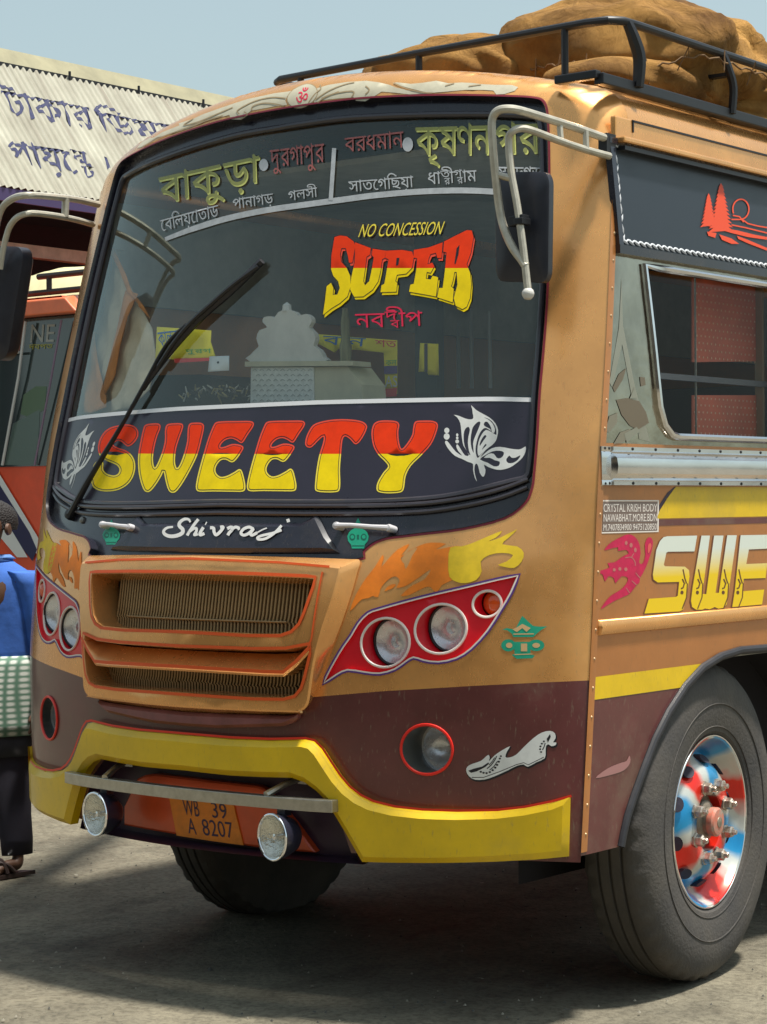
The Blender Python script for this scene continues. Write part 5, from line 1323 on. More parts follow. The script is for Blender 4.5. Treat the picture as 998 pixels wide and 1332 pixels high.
def stitches(parent,pts,amp=.018,r=.006,seed=1):
    random.seed(seed);P=spl(pts,False,10);Q=[]
    for i,p in enumerate(P): Q.append(Vector(p)+Vector((random.uniform(-1,1)*amp*.3,-.012,math.sin(i*1.9)*amp)))
    mb=MB();mb.tube(Q,r,6)
    for i in range(3,len(P)-2,7):
        p=Vector(P[i]);mb.tube([p,p+Vector((.01,-.02,.03)),p+Vector((random.uniform(-.03,.03),-.03,random.uniform(-.09,-.03)))],r*.7,5)
    o=mb.build('stitching_cord',ROPE,parent);return o
s1=sack('large tan burlap sack in the front corner of the roof rack, behind the bent post',(.635,1.28,3.0),(.40,.60,.225),R(6),3.1,R(2),1.25)
s2=sack('tall burlap sack on the roof behind the front one, at the right frame edge',(.66,2.35,2.99),(.44,.62,.25),R(4),7.7,0,1.1)
s3=sack('small low burlap sack on the left of the roof, behind the straight front rail',(.12,.84,2.985),(.36,.27,.115),R(-4),11.3,R(5),1.0)
s4=sack('dark flattened burlap sack squeezed under the front sack along the side rail',(.80,1.35,2.86),(.24,.85,.10),R(1),5.5,0)
stitches(s1,[tuple(on(1,.72,690,92)),tuple(on(1,.68,730,84)),tuple(on(1,.66,780,84)),tuple(on(1,.70,835,92)),(1.10,.82,2.93),(1.115,1.1,2.93),(1.115,1.4,2.93),(1.11,1.8,2.93)],.006,.0032,2)
# gathered neck of the sack
def neck():
    mb=MB();random.seed(4)
    c=on(1,.86,672,84)
    for k in range(26):
        a=random.uniform(0,6.28);d=Vector((random.uniform(-1,.4),random.uniform(-.6,.1),random.uniform(-.25,.9))).normalized()
        l=random.uniform(.03,.085);p=c+Vector((random.uniform(-.07,.10),random.uniform(-.02,.02),random.uniform(-.035,.01)))
        mb.tube([p,p+d*l*.5+Vector((0,0,.008)),p+d*l],[.011,.012,.004],5)
    mb.build('gathered_neck',mat('burlap_dark',(.17,.09,.04),.9,var=.4,scale=20),s1)
neck()
# ------------------------------------------------------------------ inside the bus
def interior():
    dark=mat('cabin_dark_trim',(.06,.055,.055),.7);brown=mat('dash_brown',(.10,.055,.035),.6,var=.4,scale=7,stretch=(1,4,1))
    beige=mat('curtain_beige',(.80,.66,.46),.8,var=.35,scale=5);rust=mat('curtain_rust',(.70,.25,.05),.75,var=.35,scale=6)
    mb=MB();mb.box((0,2.9,1.10),(2.26,5.2,.04));mb.build('cabin_floor',dark,BUS,smooth=False)
    # inner lining of walls and roof
    mb=MB()
    for a,b in ((1.0,1.695),(2.25,2.62)):
        for sx in (1,-1): mb.box((sx*1.095,2.9,(a+b)/2),(.02,5.1,b-a))
    mb.box((0,3.0,2.68),(2.0,5.0,.02));mb.build('cabin_lining',mat('lining_grey',(.50,.50,.48),.8,var=.3),BUS,smooth=False)
    # dashboard following the windshield
    P=[];xs=[-.98+i*.14 for i in range(15)]
    for x in xs:
        y=FG.P(x,1.70).y+.06
        P+=[(x,y,1.1),(x,y,1.755),(x,y+.14,1.785),(x,y+.42,1.77),(x,y+.46,1.1)]
    mb=MB();mb.add(P,[(i*5+j,i*5+j+1,(i+1)*5+j+1,(i+1)*5+j) for i in range(14) for j in range(4)]);mb.build('dashboard',brown,BUS,angle=40)
    mb=MB();z=[on(1,.45,px,py) for px,py in ((132,520),(205,488),(262,487),(330,505),(330,530),(132,560))]
    mb.add([*z,*[p+Vector((0,.3,0)) for p in z]],[tuple(range(6))]+[(i,(i+1)%6,6+(i+1)%6,6+i) for i in range(6)]);mb.build('instrument_cowl',brown,BUS,smooth=False)
    # curtains by the far pillar
    def cloth(name,L,y,m_,w=.02,dep=.015):
        S=Front(y);L=[S.hit(*p) for p in L];V,fs=fill([L],.03)
        mb=MB();mb.add([S.P(v.x,v.y,w*math.sin(v.x*70+v.y*14)+.006*math.sin(v.x*31+v.y*40)) for v in V],[f for f,c in fs]);o=mb.build(name,m_,BUS,angle=180)
        sd=o.modifiers.new('thickness','SOLIDIFY');sd.thickness=.004;return o
    z=lambda p:zm(0,280,3.173,p)
    cloth('beige_curtain',z([(452,120),(405,190),(350,380),(320,520),(290,640),(275,800),(430,795),(520,770),(600,690),(640,560),(610,440),(560,350),(505,240)]),.095,beige,.007)
    cloth('rust_curtain',z([(345,390),(365,470),(385,580),(410,700),(430,730),(420,770),(370,800),(275,812),(280,700),(300,560)]),.072,rust,.006)
    cloth('rust_curtain',z([(505,290),(545,300),(520,400),(480,520),(455,640),(430,720),(408,690),(440,560),(470,430)]),.072,rust,.006)
    cloth('rust_curtain',z([(452,120),(500,230),(530,290),(580,350),(600,400),(560,350),(520,300),(480,210),(440,130)]),.076,rust,.006)
    # wires and the stalk behind the glass
    mb=MB();mb.tube(spl([on(1,.27,*p) for p in z([(470,680),(520,640),(575,590),(640,545)])],False,4),.004,6);mb.tube(spl([on(1,.27,*p) for p in z([(505,560),(495,680),(492,800)])],False,4),.0035,6);mb.build('cabin_wire',dark,BUS)
    # grab poles
    pm=mat('pole_steel',(.45,.47,.47),.3,.7)
    for px,a,b in ((573,425,505),(596,420,505),(613,400,505),(637,405,505)):
        mb=MB();mb.tube([on(1,1.5,px,a),on(1,1.5,px+1,b)],.008,8);mb.build('grab_pole',pm,BUS)
    mb=MB();p=on(1,1.2,548,400);mb.box((p.x,1.25,1.8),(.10,.05,1.5));mb.build('cabin_post',dark,BUS,smooth=False)
    # rows of seats
    sm=mat('seat_cover',(.05,.045,.07),.7,var=.3)
    for r_ in range(4):
        for sx in (-.62,.60):
            mb=MB();y=1.55+r_*.85
            mb.box((sx,y,1.32),(.85,.42,.12));mb.box((sx,y+.24,1.62),(.85,.10,.62));mb.build('passenger_seat',sm,BUS,bevel=.03,smooth=False)
    # driver's partition seen through the side window: quilted red panels in a frame
    qm=mat('quilted_red',(.80,.17,.09),.45,var=.2,scale=12);X=Flat(0,.86);n=qm.node_tree.nodes;L=qm.node_tree.links
    def panel(px):
        a=[X.hit(*p) for p in px];mb=MB();mb.add([X.P(*q,0) for q in a]+[X.P(*q,-.004) for q in a],[(0,1,2,3),(4,5,6,7)]+[(i,(i+1)%4,4+(i+1)%4,4+i) for i in range(4)])
        o=mb.build('quilted_panel',qm,BUS,smooth=False)
        y0,z0=a[3];y1,z1_=a[1];mb=MB();k=0
        zz=z0+.02
        while zz<z1_-.01:
            yy=y0+.015+(.014 if k%2 else 0)
            while yy<y1-.01:
                mb.add([X.P(yy+math.cos(t)*.0042,zz+math.sin(t)*.0042,.0015) for t in (0,1.05,2.1,3.14,4.2,5.2)],[(0,1,2,3,4,5)]);yy+=.028
            zz+=.024;k+=1
        q=mb.build('stud_pattern',mat('stud_tan',(.95,.62,.42),.5),o,smooth=False);q['kind']='stuff'
    panel([(901,361),(984,374),(985,470),(901,471)]);panel([(901,514),(987,514),(988,580),(901,580)])
    mb=MB();p0=X.hit(849,486);p1=X.hit(988,499);mb.box((.88,(p0[0]+p1[0])/2,p0[1]-.008),(.02,p1[0]-p0[0],.020));mb.build('cabin_rail',mat('rail_dull',(.20,.20,.22),.5,.5),BUS,smooth=False)
    a=X.hit(901,361)[0]
    mb=MB();mb.box((.87,a,2.0),(.006,.004,.9));mb.build('panel_edge_trim',STEEL,BUS,smooth=False)
    a=X.hit(985,470)[0];mb=MB();mb.box((.87,a,2.0),(.03,.014,.9));mb.build('partition_post',mat('post_tan',(.35,.24,.14),.5),BUS,smooth=False)
    y0=X.hit(991,470)[0];mb=MB();V=[]
    for i in range(30):
        for zz in (1.55,2.3): V.append((.99+.014*math.sin(i*1.1),y0+.03+i*.016,zz))
    mb.add(V,[(i*2,i*2+1,i*2+3,i*2+2) for i in range(29)]);mb.build('red_curtain',mat('curtain_red',(.90,.02,.02),.7),BUS)
interior()
def shrine():
    F3=Flat(1,.20);z=lambda p:zm(320,380,3.327,p)
    def slab(name,L,y,dep,m_,parent):
        A=[on(1,y,*p) for p in L];V,fs=fill([[(p.x,p.z) for p in A]],None);mb=MB()
        for yy in (y,y+dep): mb.add([(v.x,yy,v.y) for v in V],[f for f,c in fs])
        n=len(A);mb.add([(p.x,y,p.z) for p in A]+[(p.x,y+dep,p.z) for p in A],[(i,(i+1)%n,n+(i+1)%n,n+i) for i in range(n)])
        return mb.build(name,m_,parent,smooth=False)
    base=on(1,.22,390,530)
    t=thing('dashboard_shrine','pale lotus shaped shrine plaque on a patterned box inside the windshield','shrine')
    g=mat('plaque_grey',(.75,.73,.68),.6,var=.2);wt=mat('box_pattern_white',(.80,.82,.76),.6,var=.2,scale=60);bg_=mat('box_beige',(.62,.58,.40),.6,var=.2)
    slab('lotus_plaque',spl(z([(18,300),(20,270),(45,245),(55,232),(45,200),(58,165),(92,152),(72,130),(78,108),(108,104),(122,112),(140,86),(175,76),(212,86),(228,102),(258,94),(280,108),(284,130),(272,152),(296,178),(300,208),(292,232),(318,250),(334,280),(332,303)]),True,2),.06,.02,g,t)
    slab('shelf',z([(-5,300),(462,297),(465,318),(-5,322)]),.04,.09,bg_,t)
    b=slab('patterned_box',z([(22,326),(292,323),(295,520),(18,520)]),.05,.12,wt,t)
    slab('beige_box',z([(297,323),(440,321),(500,400),(510,520),(300,520)]),.055,.12,bg_,t)
    mb=MB();k=0
    for i in range(9):
        for j in range(7):
            p=on(1,.0485,*z([(38+i*30+(15 if j%2 else 0),340+j*22)])[0])
            if z([(38+i*30+(15 if j%2 else 0),0)])[0][0]<404: mb.tube([(p.x-.009,.0485,p.z),(p.x,.0485,p.z+.006),(p.x+.009,.0485,p.z)],.0009,4)
    q=mb.build('scale_pattern',mat('pattern_line',(.35,.38,.34),.6),b);q['kind']='stuff'
    p=on(1,.08,*z([(432,300)])[0]);mb=MB();mb.lathe([(.018,0),(.020,.05),(.014,.07),(.016,.12),(.010,.16),(.010,.17)],p,(0,0,1),14);o=mb.build('brass_bottle',mat('dim_brass',(.22,.20,.10),.4,.6),None)
    tag(o,'dim brass bottle standing on the shelf beside the lotus plaque','bottle')
    mb=MB();mb.lathe([(.016,0),(.014,.02),(0,.03)],on(1,.07,*z([(178,82)])[0]),(0,0,1),10);o=mb.build('white_knob',WHITE,t)
    # posters, card, garland inside the cabin
    Y1=.62
    def poster(name,L,m_,y,label,layers=(),cat='poster'):
        S=Front(y) if y<.1 else Flat(1,y);o=decal(name,[([L],m_,True)],S,None,off=0,grid=14);tag(o,label,cat)
        sd=o.modifiers.new('thickness','SOLIDIFY');sd.thickness=.002;sd.offset=0
        for k,(lo,mm) in enumerate(layers):
            decal('poster_print',[(lo,mm,True)],S,o,off=.0025+.001*k,grid=14)
    yel=mat('poster_yellow',(.95,.80,.01),.6);blue=mat('poster_blue',(.02,.16,.50),.6);red=mat('poster_red',(.80,.04,.03),.6);gr=mat('poster_green',(.02,.40,.06),.6)
    z3=lambda p:zm(80,400,3.838,p)
    poster('yellow_poster',z3([(470,78),(745,95),(742,150),(770,232),(560,240),(462,236)]),yel,.055,'yellow paper with blue and green lettering seen behind the wiper',
        [([z3([(555,236),(770,230),(775,244),(560,258)])],red),(fit(word(['ক','া','ল','ন','া']),z3([(470,100),(570,90),(600,150),(480,178)])),blue),(fit(word(['দু','র','গ']),z3([(612,190),(745,186),(748,218),(615,216)])),gr)])
    poster('white_card',z3([(738,226),(836,222),(836,295),(730,302)]),mat('card_white',(.7,.73,.73),.6),.050,'small white card with a dark dot behind the windshield left of the shrine',[([z3(circ(780,256,6,6,10))],BLACKM)],'card')
    z4=z
    poster('yellow_banner',z4([(310,182),(400,188),(470,195),(655,208),(655,440),(605,450),(597,262),(480,250),(400,246),(385,262),(300,215)]),yel,.24,'yellow banner with blue and red letters hanging inside the bus behind the shrine',
        [(fit(word(['ব','া','ন']),z4([(335,184),(520,196),(515,235),(330,225)])),blue),(fit(word(['শ','ত']),z4([(560,204),(650,210),(652,240),(560,236)])),red),(fit(loops_of_text('AS',.03),z4([(602,362),(655,362),(655,410),(602,412)])),WHITE),([z4([(600,418),(655,414),(652,450),(603,454)])],red),([z4([(597,320),(655,318),(655,352),(598,354)])],mat('poster_violet',(.10,.04,.20),.6)),(fit(word(['ক','ল']),z4([(605,296),(652,294),(652,316),(605,318)])),gr)])
    poster('yellow_strip',z4([(755,220),(832,224),(835,360),(792,358),(785,345),(775,345),(748,345)]),yel,.24,'narrow yellow paper strip near the far windows, right of the banner',[([z4([(772,222),(786,222),(786,345),(772,345)])],mat('strip_dark',(.06,.04,.05),.6))])
    mb=MB();random.seed(9)
    for k in range(70):
        t_=random.random();p=on(1,.06,238+t_*95,515-8*math.sin(t_*3)+random.uniform(-5,8));d=Vector((random.uniform(-1,1),random.uniform(-.3,.3),random.uniform(-.6,.8))).normalized()
        mb.tube([p,p+d*random.uniform(.01,.035)],[.004,.002],4,mi=k%3)
    o=mb.build('garland',[mat('garland_tan',(.40,.30,.12),.8),mat('garland_dark',(.10,.07,.05),.8),mat('garland_white',(.55,.52,.45),.8)],None,smooth=False);tag(o,'dried flower garland heaped on the dashboard left of the shrine','garland')
shrine()
# ------------------------------------------------------------------ the shed with the corrugated sign roof
def shed():
    EX=-8.0
    e0=on(0,EX,0,241);e1=on(0,EX,126,260)
    ze=(e0.z+e1.z)/2;k=1.33;w_=.63
    # find the depth of the slope so that the upper edge lands right
    for i in range(400):
        w_=.2+i*.005;q=Vector((EX-w_,e0.y,ze+k*w_));d=q-Vector(CP);zz=d.dot(FW);px=499+F*d.dot(RT)/zz;py=666-F*d.dot(UP)/zz
        if py<83+.205*px: break
    W=w_
    t=thing('market_shed','long open shed with a cream corrugated sheet roof front lettered in blue Bengali','building',(EX,8,0))
    def loc(v): return Vector(v)-Vector((EX,8,0))
    crm=mat('corrugated_cream',(.40,.385,.31),.6,0,0,.28,2.4,.05,14,col2=(.21,.19,.135),stretch=(1,2.2,.35))
    sl_=math.hypot(1,k);nx,nz=k/sl_,1/sl_
    y=e0.y-3.2;first=None
    pw=.072;n=14;sh=[]
    amp=.011
    i=0
    while y<e0.y+9.5:
        # one sheet: 14 waves
        mb=MB();vs=[];m_=n*8+1
        for a in range(m_):
            yy=a*pw/8;h=amp*math.cos(a*2*math.pi/8)
            for s_ in (0,.5,1): vs.append((-W*s_+nx*h,yy,k*W*s_+nz*h))
        mb.add(vs,[(a*3+b,a*3+b+1,(a+1)*3+b+1,(a+1)*3+b) for a in range(m_-1) for b in (0,1)])
        if first is None: o=first=mb.build('corrugated_sheet',crm,t,angle=180)
        else: o=first.copy();COL.objects.link(o)
        o.location=loc((EX+(i%2)*.0015,y,ze+(.003 if i%3==1 else 0)));y+=n*pw;i+=1
    nn=crm.node_tree.nodes;LL=crm.node_tree.links;bb=nn['Principled BSDF'];src=bb.inputs['Base Color'].links[0].from_socket
    tcc=nn.new('ShaderNodeTexCoord');mm=nn.new('ShaderNodeMapping');mm.inputs['Scale'].default_value=(.6,9,.6);oi=nn.new('ShaderNodeNewGeometry');LL.new(oi.outputs['Position'],mm.inputs[0])
    q1=nn.new('ShaderNodeTexNoise');q1.inputs['Scale'].default_value=1.0;q1.inputs['Detail'].default_value=7;LL.new(mm.outputs[0],q1.inputs['Vector'])
    q2=nn.new('ShaderNodeMapRange');q2.inputs['From Min'].default_value=.56;q2.inputs['From Max'].default_value=.70;q2.inputs['To Max'].default_value=.6;LL.new(q1.outputs['Fac'],q2.inputs['Value'])
    q3=nn.new('ShaderNodeMixRGB');q3.inputs[2].default_value=(.17,.13,.09,1);LL.new(q2.outputs[0],q3.inputs[0]);LL.new(src,q3.inputs[1]);LL.new(q3.outputs[0],bb.inputs['Base Color'])
    # upper roof strip (ridge side) beyond a dark gap
    up=mat('old_roof_sheet',(.34,.31,.20),.8,var=.3,scale=3)
    tx,tz=EX-W,ze+k*W
    mb=MB();mb.add([loc((tx-.02,yy,tz+.02)) for yy in (e0.y-3.5,e0.y+10)]+[loc((tx-.13,yy,tz+.17)) for yy in (e0.y-3.5,e0.y+10)]+[loc((tx-2.5,yy,tz+.6)) for yy in (e0.y-3.5,e0.y+10)],[(0,1,3,2),(2,3,5,4)]);mb.build('upper_roof',up,t,smooth=False)
    mb=MB();mb.box(loc((tx-.02,e0.y+3.2,tz+.005)),(.05,13.4,.03));mb.build('roof_gap_batten',BLACKM,t,smooth=False)
    for j in range(14):
        mb=MB();mb.tube([loc((tx+.03,e0.y-2.6+j*.83,tz-.02)),loc((tx+.03,e0.y-2.6+j*.83,tz+.05))],.012,6);mb.build('roof_bolt',BLACKM,t)
    # dark interior, beam, back wall, posts
    dk=mat('shed_dark',(.03,.026,.042),.9,var=.3)
    mb=MB();mb.box(loc((EX-1.45,e0.y+3,ze+.16)),(2.1,12.6,.03));mb.build('ceiling',dk,t,smooth=False)
    mb=MB();mb.box(loc((EX-2.4,e0.y+3,ze/2)),(.1,12.6,ze+.4));mb.build('back_wall',dk,t,smooth=False)
    mb=MB();mb.box(loc((EX-.02,e0.y+3,ze-.06)),(.03,12.6,.10));mb.build('fascia',mat('fascia_violet',(.05,.035,.12),.7),t,smooth=False)
    zb_=on(0,EX-.6,70,331).z;mb=MB();mb.box(loc((EX-.6,e0.y+3,zb_)),(.1,12.6,.10));mb.build('crossbeam',mat('beam_grey',(.30,.29,.25),.7,var=.3),t,smooth=False)
    for yy in (e0.y-2,e0.y+2.6,e0.y+6):
        mb=MB();mb.box(loc((EX-.2,yy,ze/2)),(.14,.14,ze-.02));mb.build('post',dk,t,smooth=False)
    # painted lettering on the slope
    class Slope:
        def P(s,a,b,off=0):
            h=amp*math.cos(2*math.pi*(a-(e0.y-3.2))/pw)
            return loc((EX-W*b+nx*(off+h),a,ze+k*W*b+nz*(off+h)))
        def hit(s,px,py,off=0):
            d=FW+RT*((px-499)/F)+UP*((666-py)/F);o=Vector(CP);nn=Vector((nx,0,nz));p0=Vector((EX,0,ze))
            tt=(p0-o).dot(nn)/d.dot(nn);p=o+d*tt;return (p.y,(EX-p.x)/W)
    SL=Slope();ink=mat('faded_blue_lettering',(.018,.024,.10),.7,var=.3,scale=30)
    zz=lambda p:zm(0,50,3.327,p)
    B=.075
    T=fitb(word(['ট','া','ক','া','র'],B),zz([(0,228),(385,300),(412,396),(36,330)]))
    T+=fitb(word(['ি','ড','ম','\u09c7'],B),zz([(405,318),(740,378),(770,455),(435,400)]))
    T+=fitb(word(['প','া','য়','\u09c7',('ন','ট')],B),zz([(20,445),(385,505),(415,600),(60,540)]))
    T+=fit(word(['।'],B),zz([(446,515),(462,515),(480,560),(466,566)]))
    decal('painted_lettering',[(T,ink,True)],SL,t,off=.005,grid=1.6)
shed()
# ------------------------------------------------------------------ red bus parked behind
def redbus():
    y0=5.0;F5=Flat(1,y0)
    xr=-6.12;xl=xr-2.35
    t=thing('red_bus','orange red bus parked behind on the left with white and blue diagonal stripes','bus',(xr-1.17,y0,0))
    T0=Vector((xr-1.17,y0,0))
    L=lambda x,y,z:Vector((x,y,z))-T0
    RB=mat('red_bus_paint',(.88,.10,.035),.4,0,.3,.2,4);W_=mat('stripe_white',(.78,.78,.76),.5);NV=mat('stripe_navy',(.03,.03,.09),.5)
    top=on(1,y0,60,386).z;cap_b=on(1,y0,60,411).z;wb=on(1,y0,20,607).z
    # body
    mb=MB();mb.add([L(x,y,z) for x,z in ((xl,.5),(xr,.5),(xr,wb),(xl,wb)) for y in (y0,)],[(0,1,2,3)])
    P=[(xr,.5),(xr+.0,wb),(xr-.10,cap_b),(xr-.16,top-.05),(xr-.24,top)];P2=[(xl,.5),(xl,wb),(xl+.10,cap_b),(xl+.16,top-.05),(xl+.24,top)]
    ys=(y0,y0+7)
    for Q in (P,P2): mb.add([L(x,y,z) for x,z in Q for y in ys],[(i*2,i*2+1,i*2+3,i*2+2) for i in range(4)])
    mb.add([L(x,y,top) for x in (xl+.24,xr-.24) for y in ys],[(0,1,3,2)])
    mb.add([L(x,y0+7,z) for x,z in ((xl,.5),(xr,.5),(xr-.1,top),(xl+.1,top))],[(0,1,2,3)])
    mb.build('body',RB,t,smooth=False)
    mb=MB();vs=[L(xl-.02,y0-.10,cap_b),L(xr+.02,y0-.10,cap_b),L(xr-.10,y0-.10,top-.03),L(xl+.10,y0-.10,top-.03),L(xl+.2,y0+.12,top+.01),L(xr-.2,y0+.12,top+.01),L(xl-.02,y0,cap_b),L(xr+.02,y0,cap_b)]
    mb.add(vs,[(0,1,2,3),(3,2,5,4),(0,1,7,6),(1,2,5,7),(0,3,4,6)]);mb.build('roof_cap',mat('cap_orange',(.90,.20,.08),.4,0,.3,.15),t,smooth=False,bevel=.01)
    mb=MB();mb.add([L(xl+.02,y0-.01,wb),L(xr-.02,y0-.01,wb),L(xr-.12,y0+.03,cap_b),L(xl+.12,y0+.03,cap_b)],[(0,1,2,3)]);ws=mb.build('windshield',mat('red_bus_glass',(.035,.05,.05),.08,0,.5,spec=.8),t,smooth=False)
    # pillar lines
    wl=mat('trim_white',(.62,.62,.60),.4)
    mb=MB();mb.tube([on(1,y0-.03,33,418)-T0,on(1,y0-.03,24,490)-T0,on(1,y0-.03,3,605)-T0],.011,6);mb.build('centre_trim',wl,t)
    mb=MB();mb.tube([on(1,y0-.03,80,416)-T0,on(1,y0-.03,66,495)-T0,on(1,y0-.03,45,605)-T0],.008,6);mb.build('pillar_trim',mat('trim_violet',(.25,.18,.26),.4),t)
    mb=MB();mb.tube([on(1,y0-.03,-40,462)-T0,on(1,y0-.03,25,458)-T0],.010,6);mb.build('crossbar_trim',wl,t)
    pts=[on(1,y0-.015,*p) for p in ((28,520),(50,508),(72,520),(60,545),(36,560))]
    class S5:
        def P(s,a,b,off=0): return Vector((a,y0-.010+.04*(b-wb)/(cap_b-wb)*(1 if b>wb else 0)-off,b))-T0
        def hit(s,px,py,off=0): p=on(1,y0-.03,px,py);return (p.x,p.z)
    z=lambda p:zm(0,240,5.55,p)
    decal('sticker_lettering',[(fit(loops_of_text('NE',.05),z([(185,1008),(358,1005),(350,1132),(180,1138)])),mat('ne_grey',(.40,.42,.38),.6),True),(fit(word(['দ','ব','প','ত']),z([(172,1150),(345,1145),(340,1180),(170,1190)])),mat('ne_yellow',(.42,.40,.06),.6),True)],S5(),t,off=.004,grid=None)
    z=lambda p:zm(0,280,3.173,p)
    decal('painted_glass_reflection',[([z([(130,705),(175,705),(170,800),(110,835),(70,820),(80,740)])],mat('glass_reflection_green',(.10,.16,.09),.3),False),([z([(40,860),(150,800),(145,1030),(10,1030)])],mat('glass_reflection_grey',(.12,.17,.15),.3),False)],S5(),t,off=.0015,grid=None)  # green and grey reflections painted onto the windshield as flat patches
    # stripes on the red
    bl=[]
    class S6(S5):
        pass
    decal('diagonal_stripe',[([[(-30,588),(-10,605),(46,697),(60,730),(52,730),(-30,612)]],W_,False),([[(-30,597),(-8,622),(36,692),(46,715),(40,730),(-30,640)]],NV,False),([[(-30,645),(0,668),(34,725),(20,725),(-30,665)]],W_,False)],S5(),t,off=.004,grid=None)
    mb=MB();mb.box(L(xr-1.1,y0-.05,.66),(2.2,.1,.3));mb.build('bumper',NV,t,smooth=False)
    for sx in (xl+.4,xr-.4):
        for yy in (1.2,5.2):
            mb=MB();mb.lathe([(0,-.12),(.25,-.12),(.28,-.10),(.46,-.13),(.5,-.08),(.5,.08),(.46,.13),(.28,.1),(0,.1)],L(sx,y0+yy,.5),(1,0,0),40);mb.build('wheel',TYRE,t)
    # rack and cream load on its roof
    a=on(1,y0+.1,50,362);bz=on(1,y0+.1,60,384).z
    mb=MB();mb.tube([L(a.x,y0+.1,a.z+.01),L(xr,y0+.1,a.z+.01)],.022,8);mb.tube([L(xl+.3,y0+.1,bz+.02),L(xr-.1,y0+.1,bz+.02)],.022,8)
    x=on(1,y0+.1,64,370).x;mb.tube([L(x,y0+.1,a.z),L(x,y0+.1,bz)],.020,8);mb.tube([L(xr-.1,y0+.1,a.z),L(xr-.1,y0+.1,bz)],.02,8)
    mb.build('roof_rack',BLACKM,t)
    mb=MB();vs=[];nu,nv=20,8
    x1=on(1,y0+.4,-40,340).x;x2=on(1,y0+.4,118,340).x;zt=on(1,y0+.4,60,340).z
    for j in range(nv+1):
        for i in range(nu+1):
            u=i/nu;v=j/nv;x=x1+(x2-x1)*u;prof=min(1,math.sin(v*math.pi)**.4 if 0<v<1 else 0)
            zz=bz+.02+(zt-bz)*prof*(1-.22*max(0,(u-.55)/.45))*(1-.1*math.sin(u*9))
            vs.append(L(x,y0+.35+v*2.2-(.1*prof),zz+.03*NZ.noise(Vector((x*3,v*6,0)))))
    mb.add(vs,[(j*(nu+1)+i,j*(nu+1)+i+1,(j+1)*(nu+1)+i+1,(j+1)*(nu+1)+i) for j in range(nv) for i in range(nu)])
    o=mb.build('tarpaulin_load',mat('tarpaulin_cream',(.62,.57,.33),.7,var=.25,scale=3),None,angle=180);o.location=T0
    tag(o,'cream tarpaulin bundle tied on the roof of the red bus','load')
redbus()
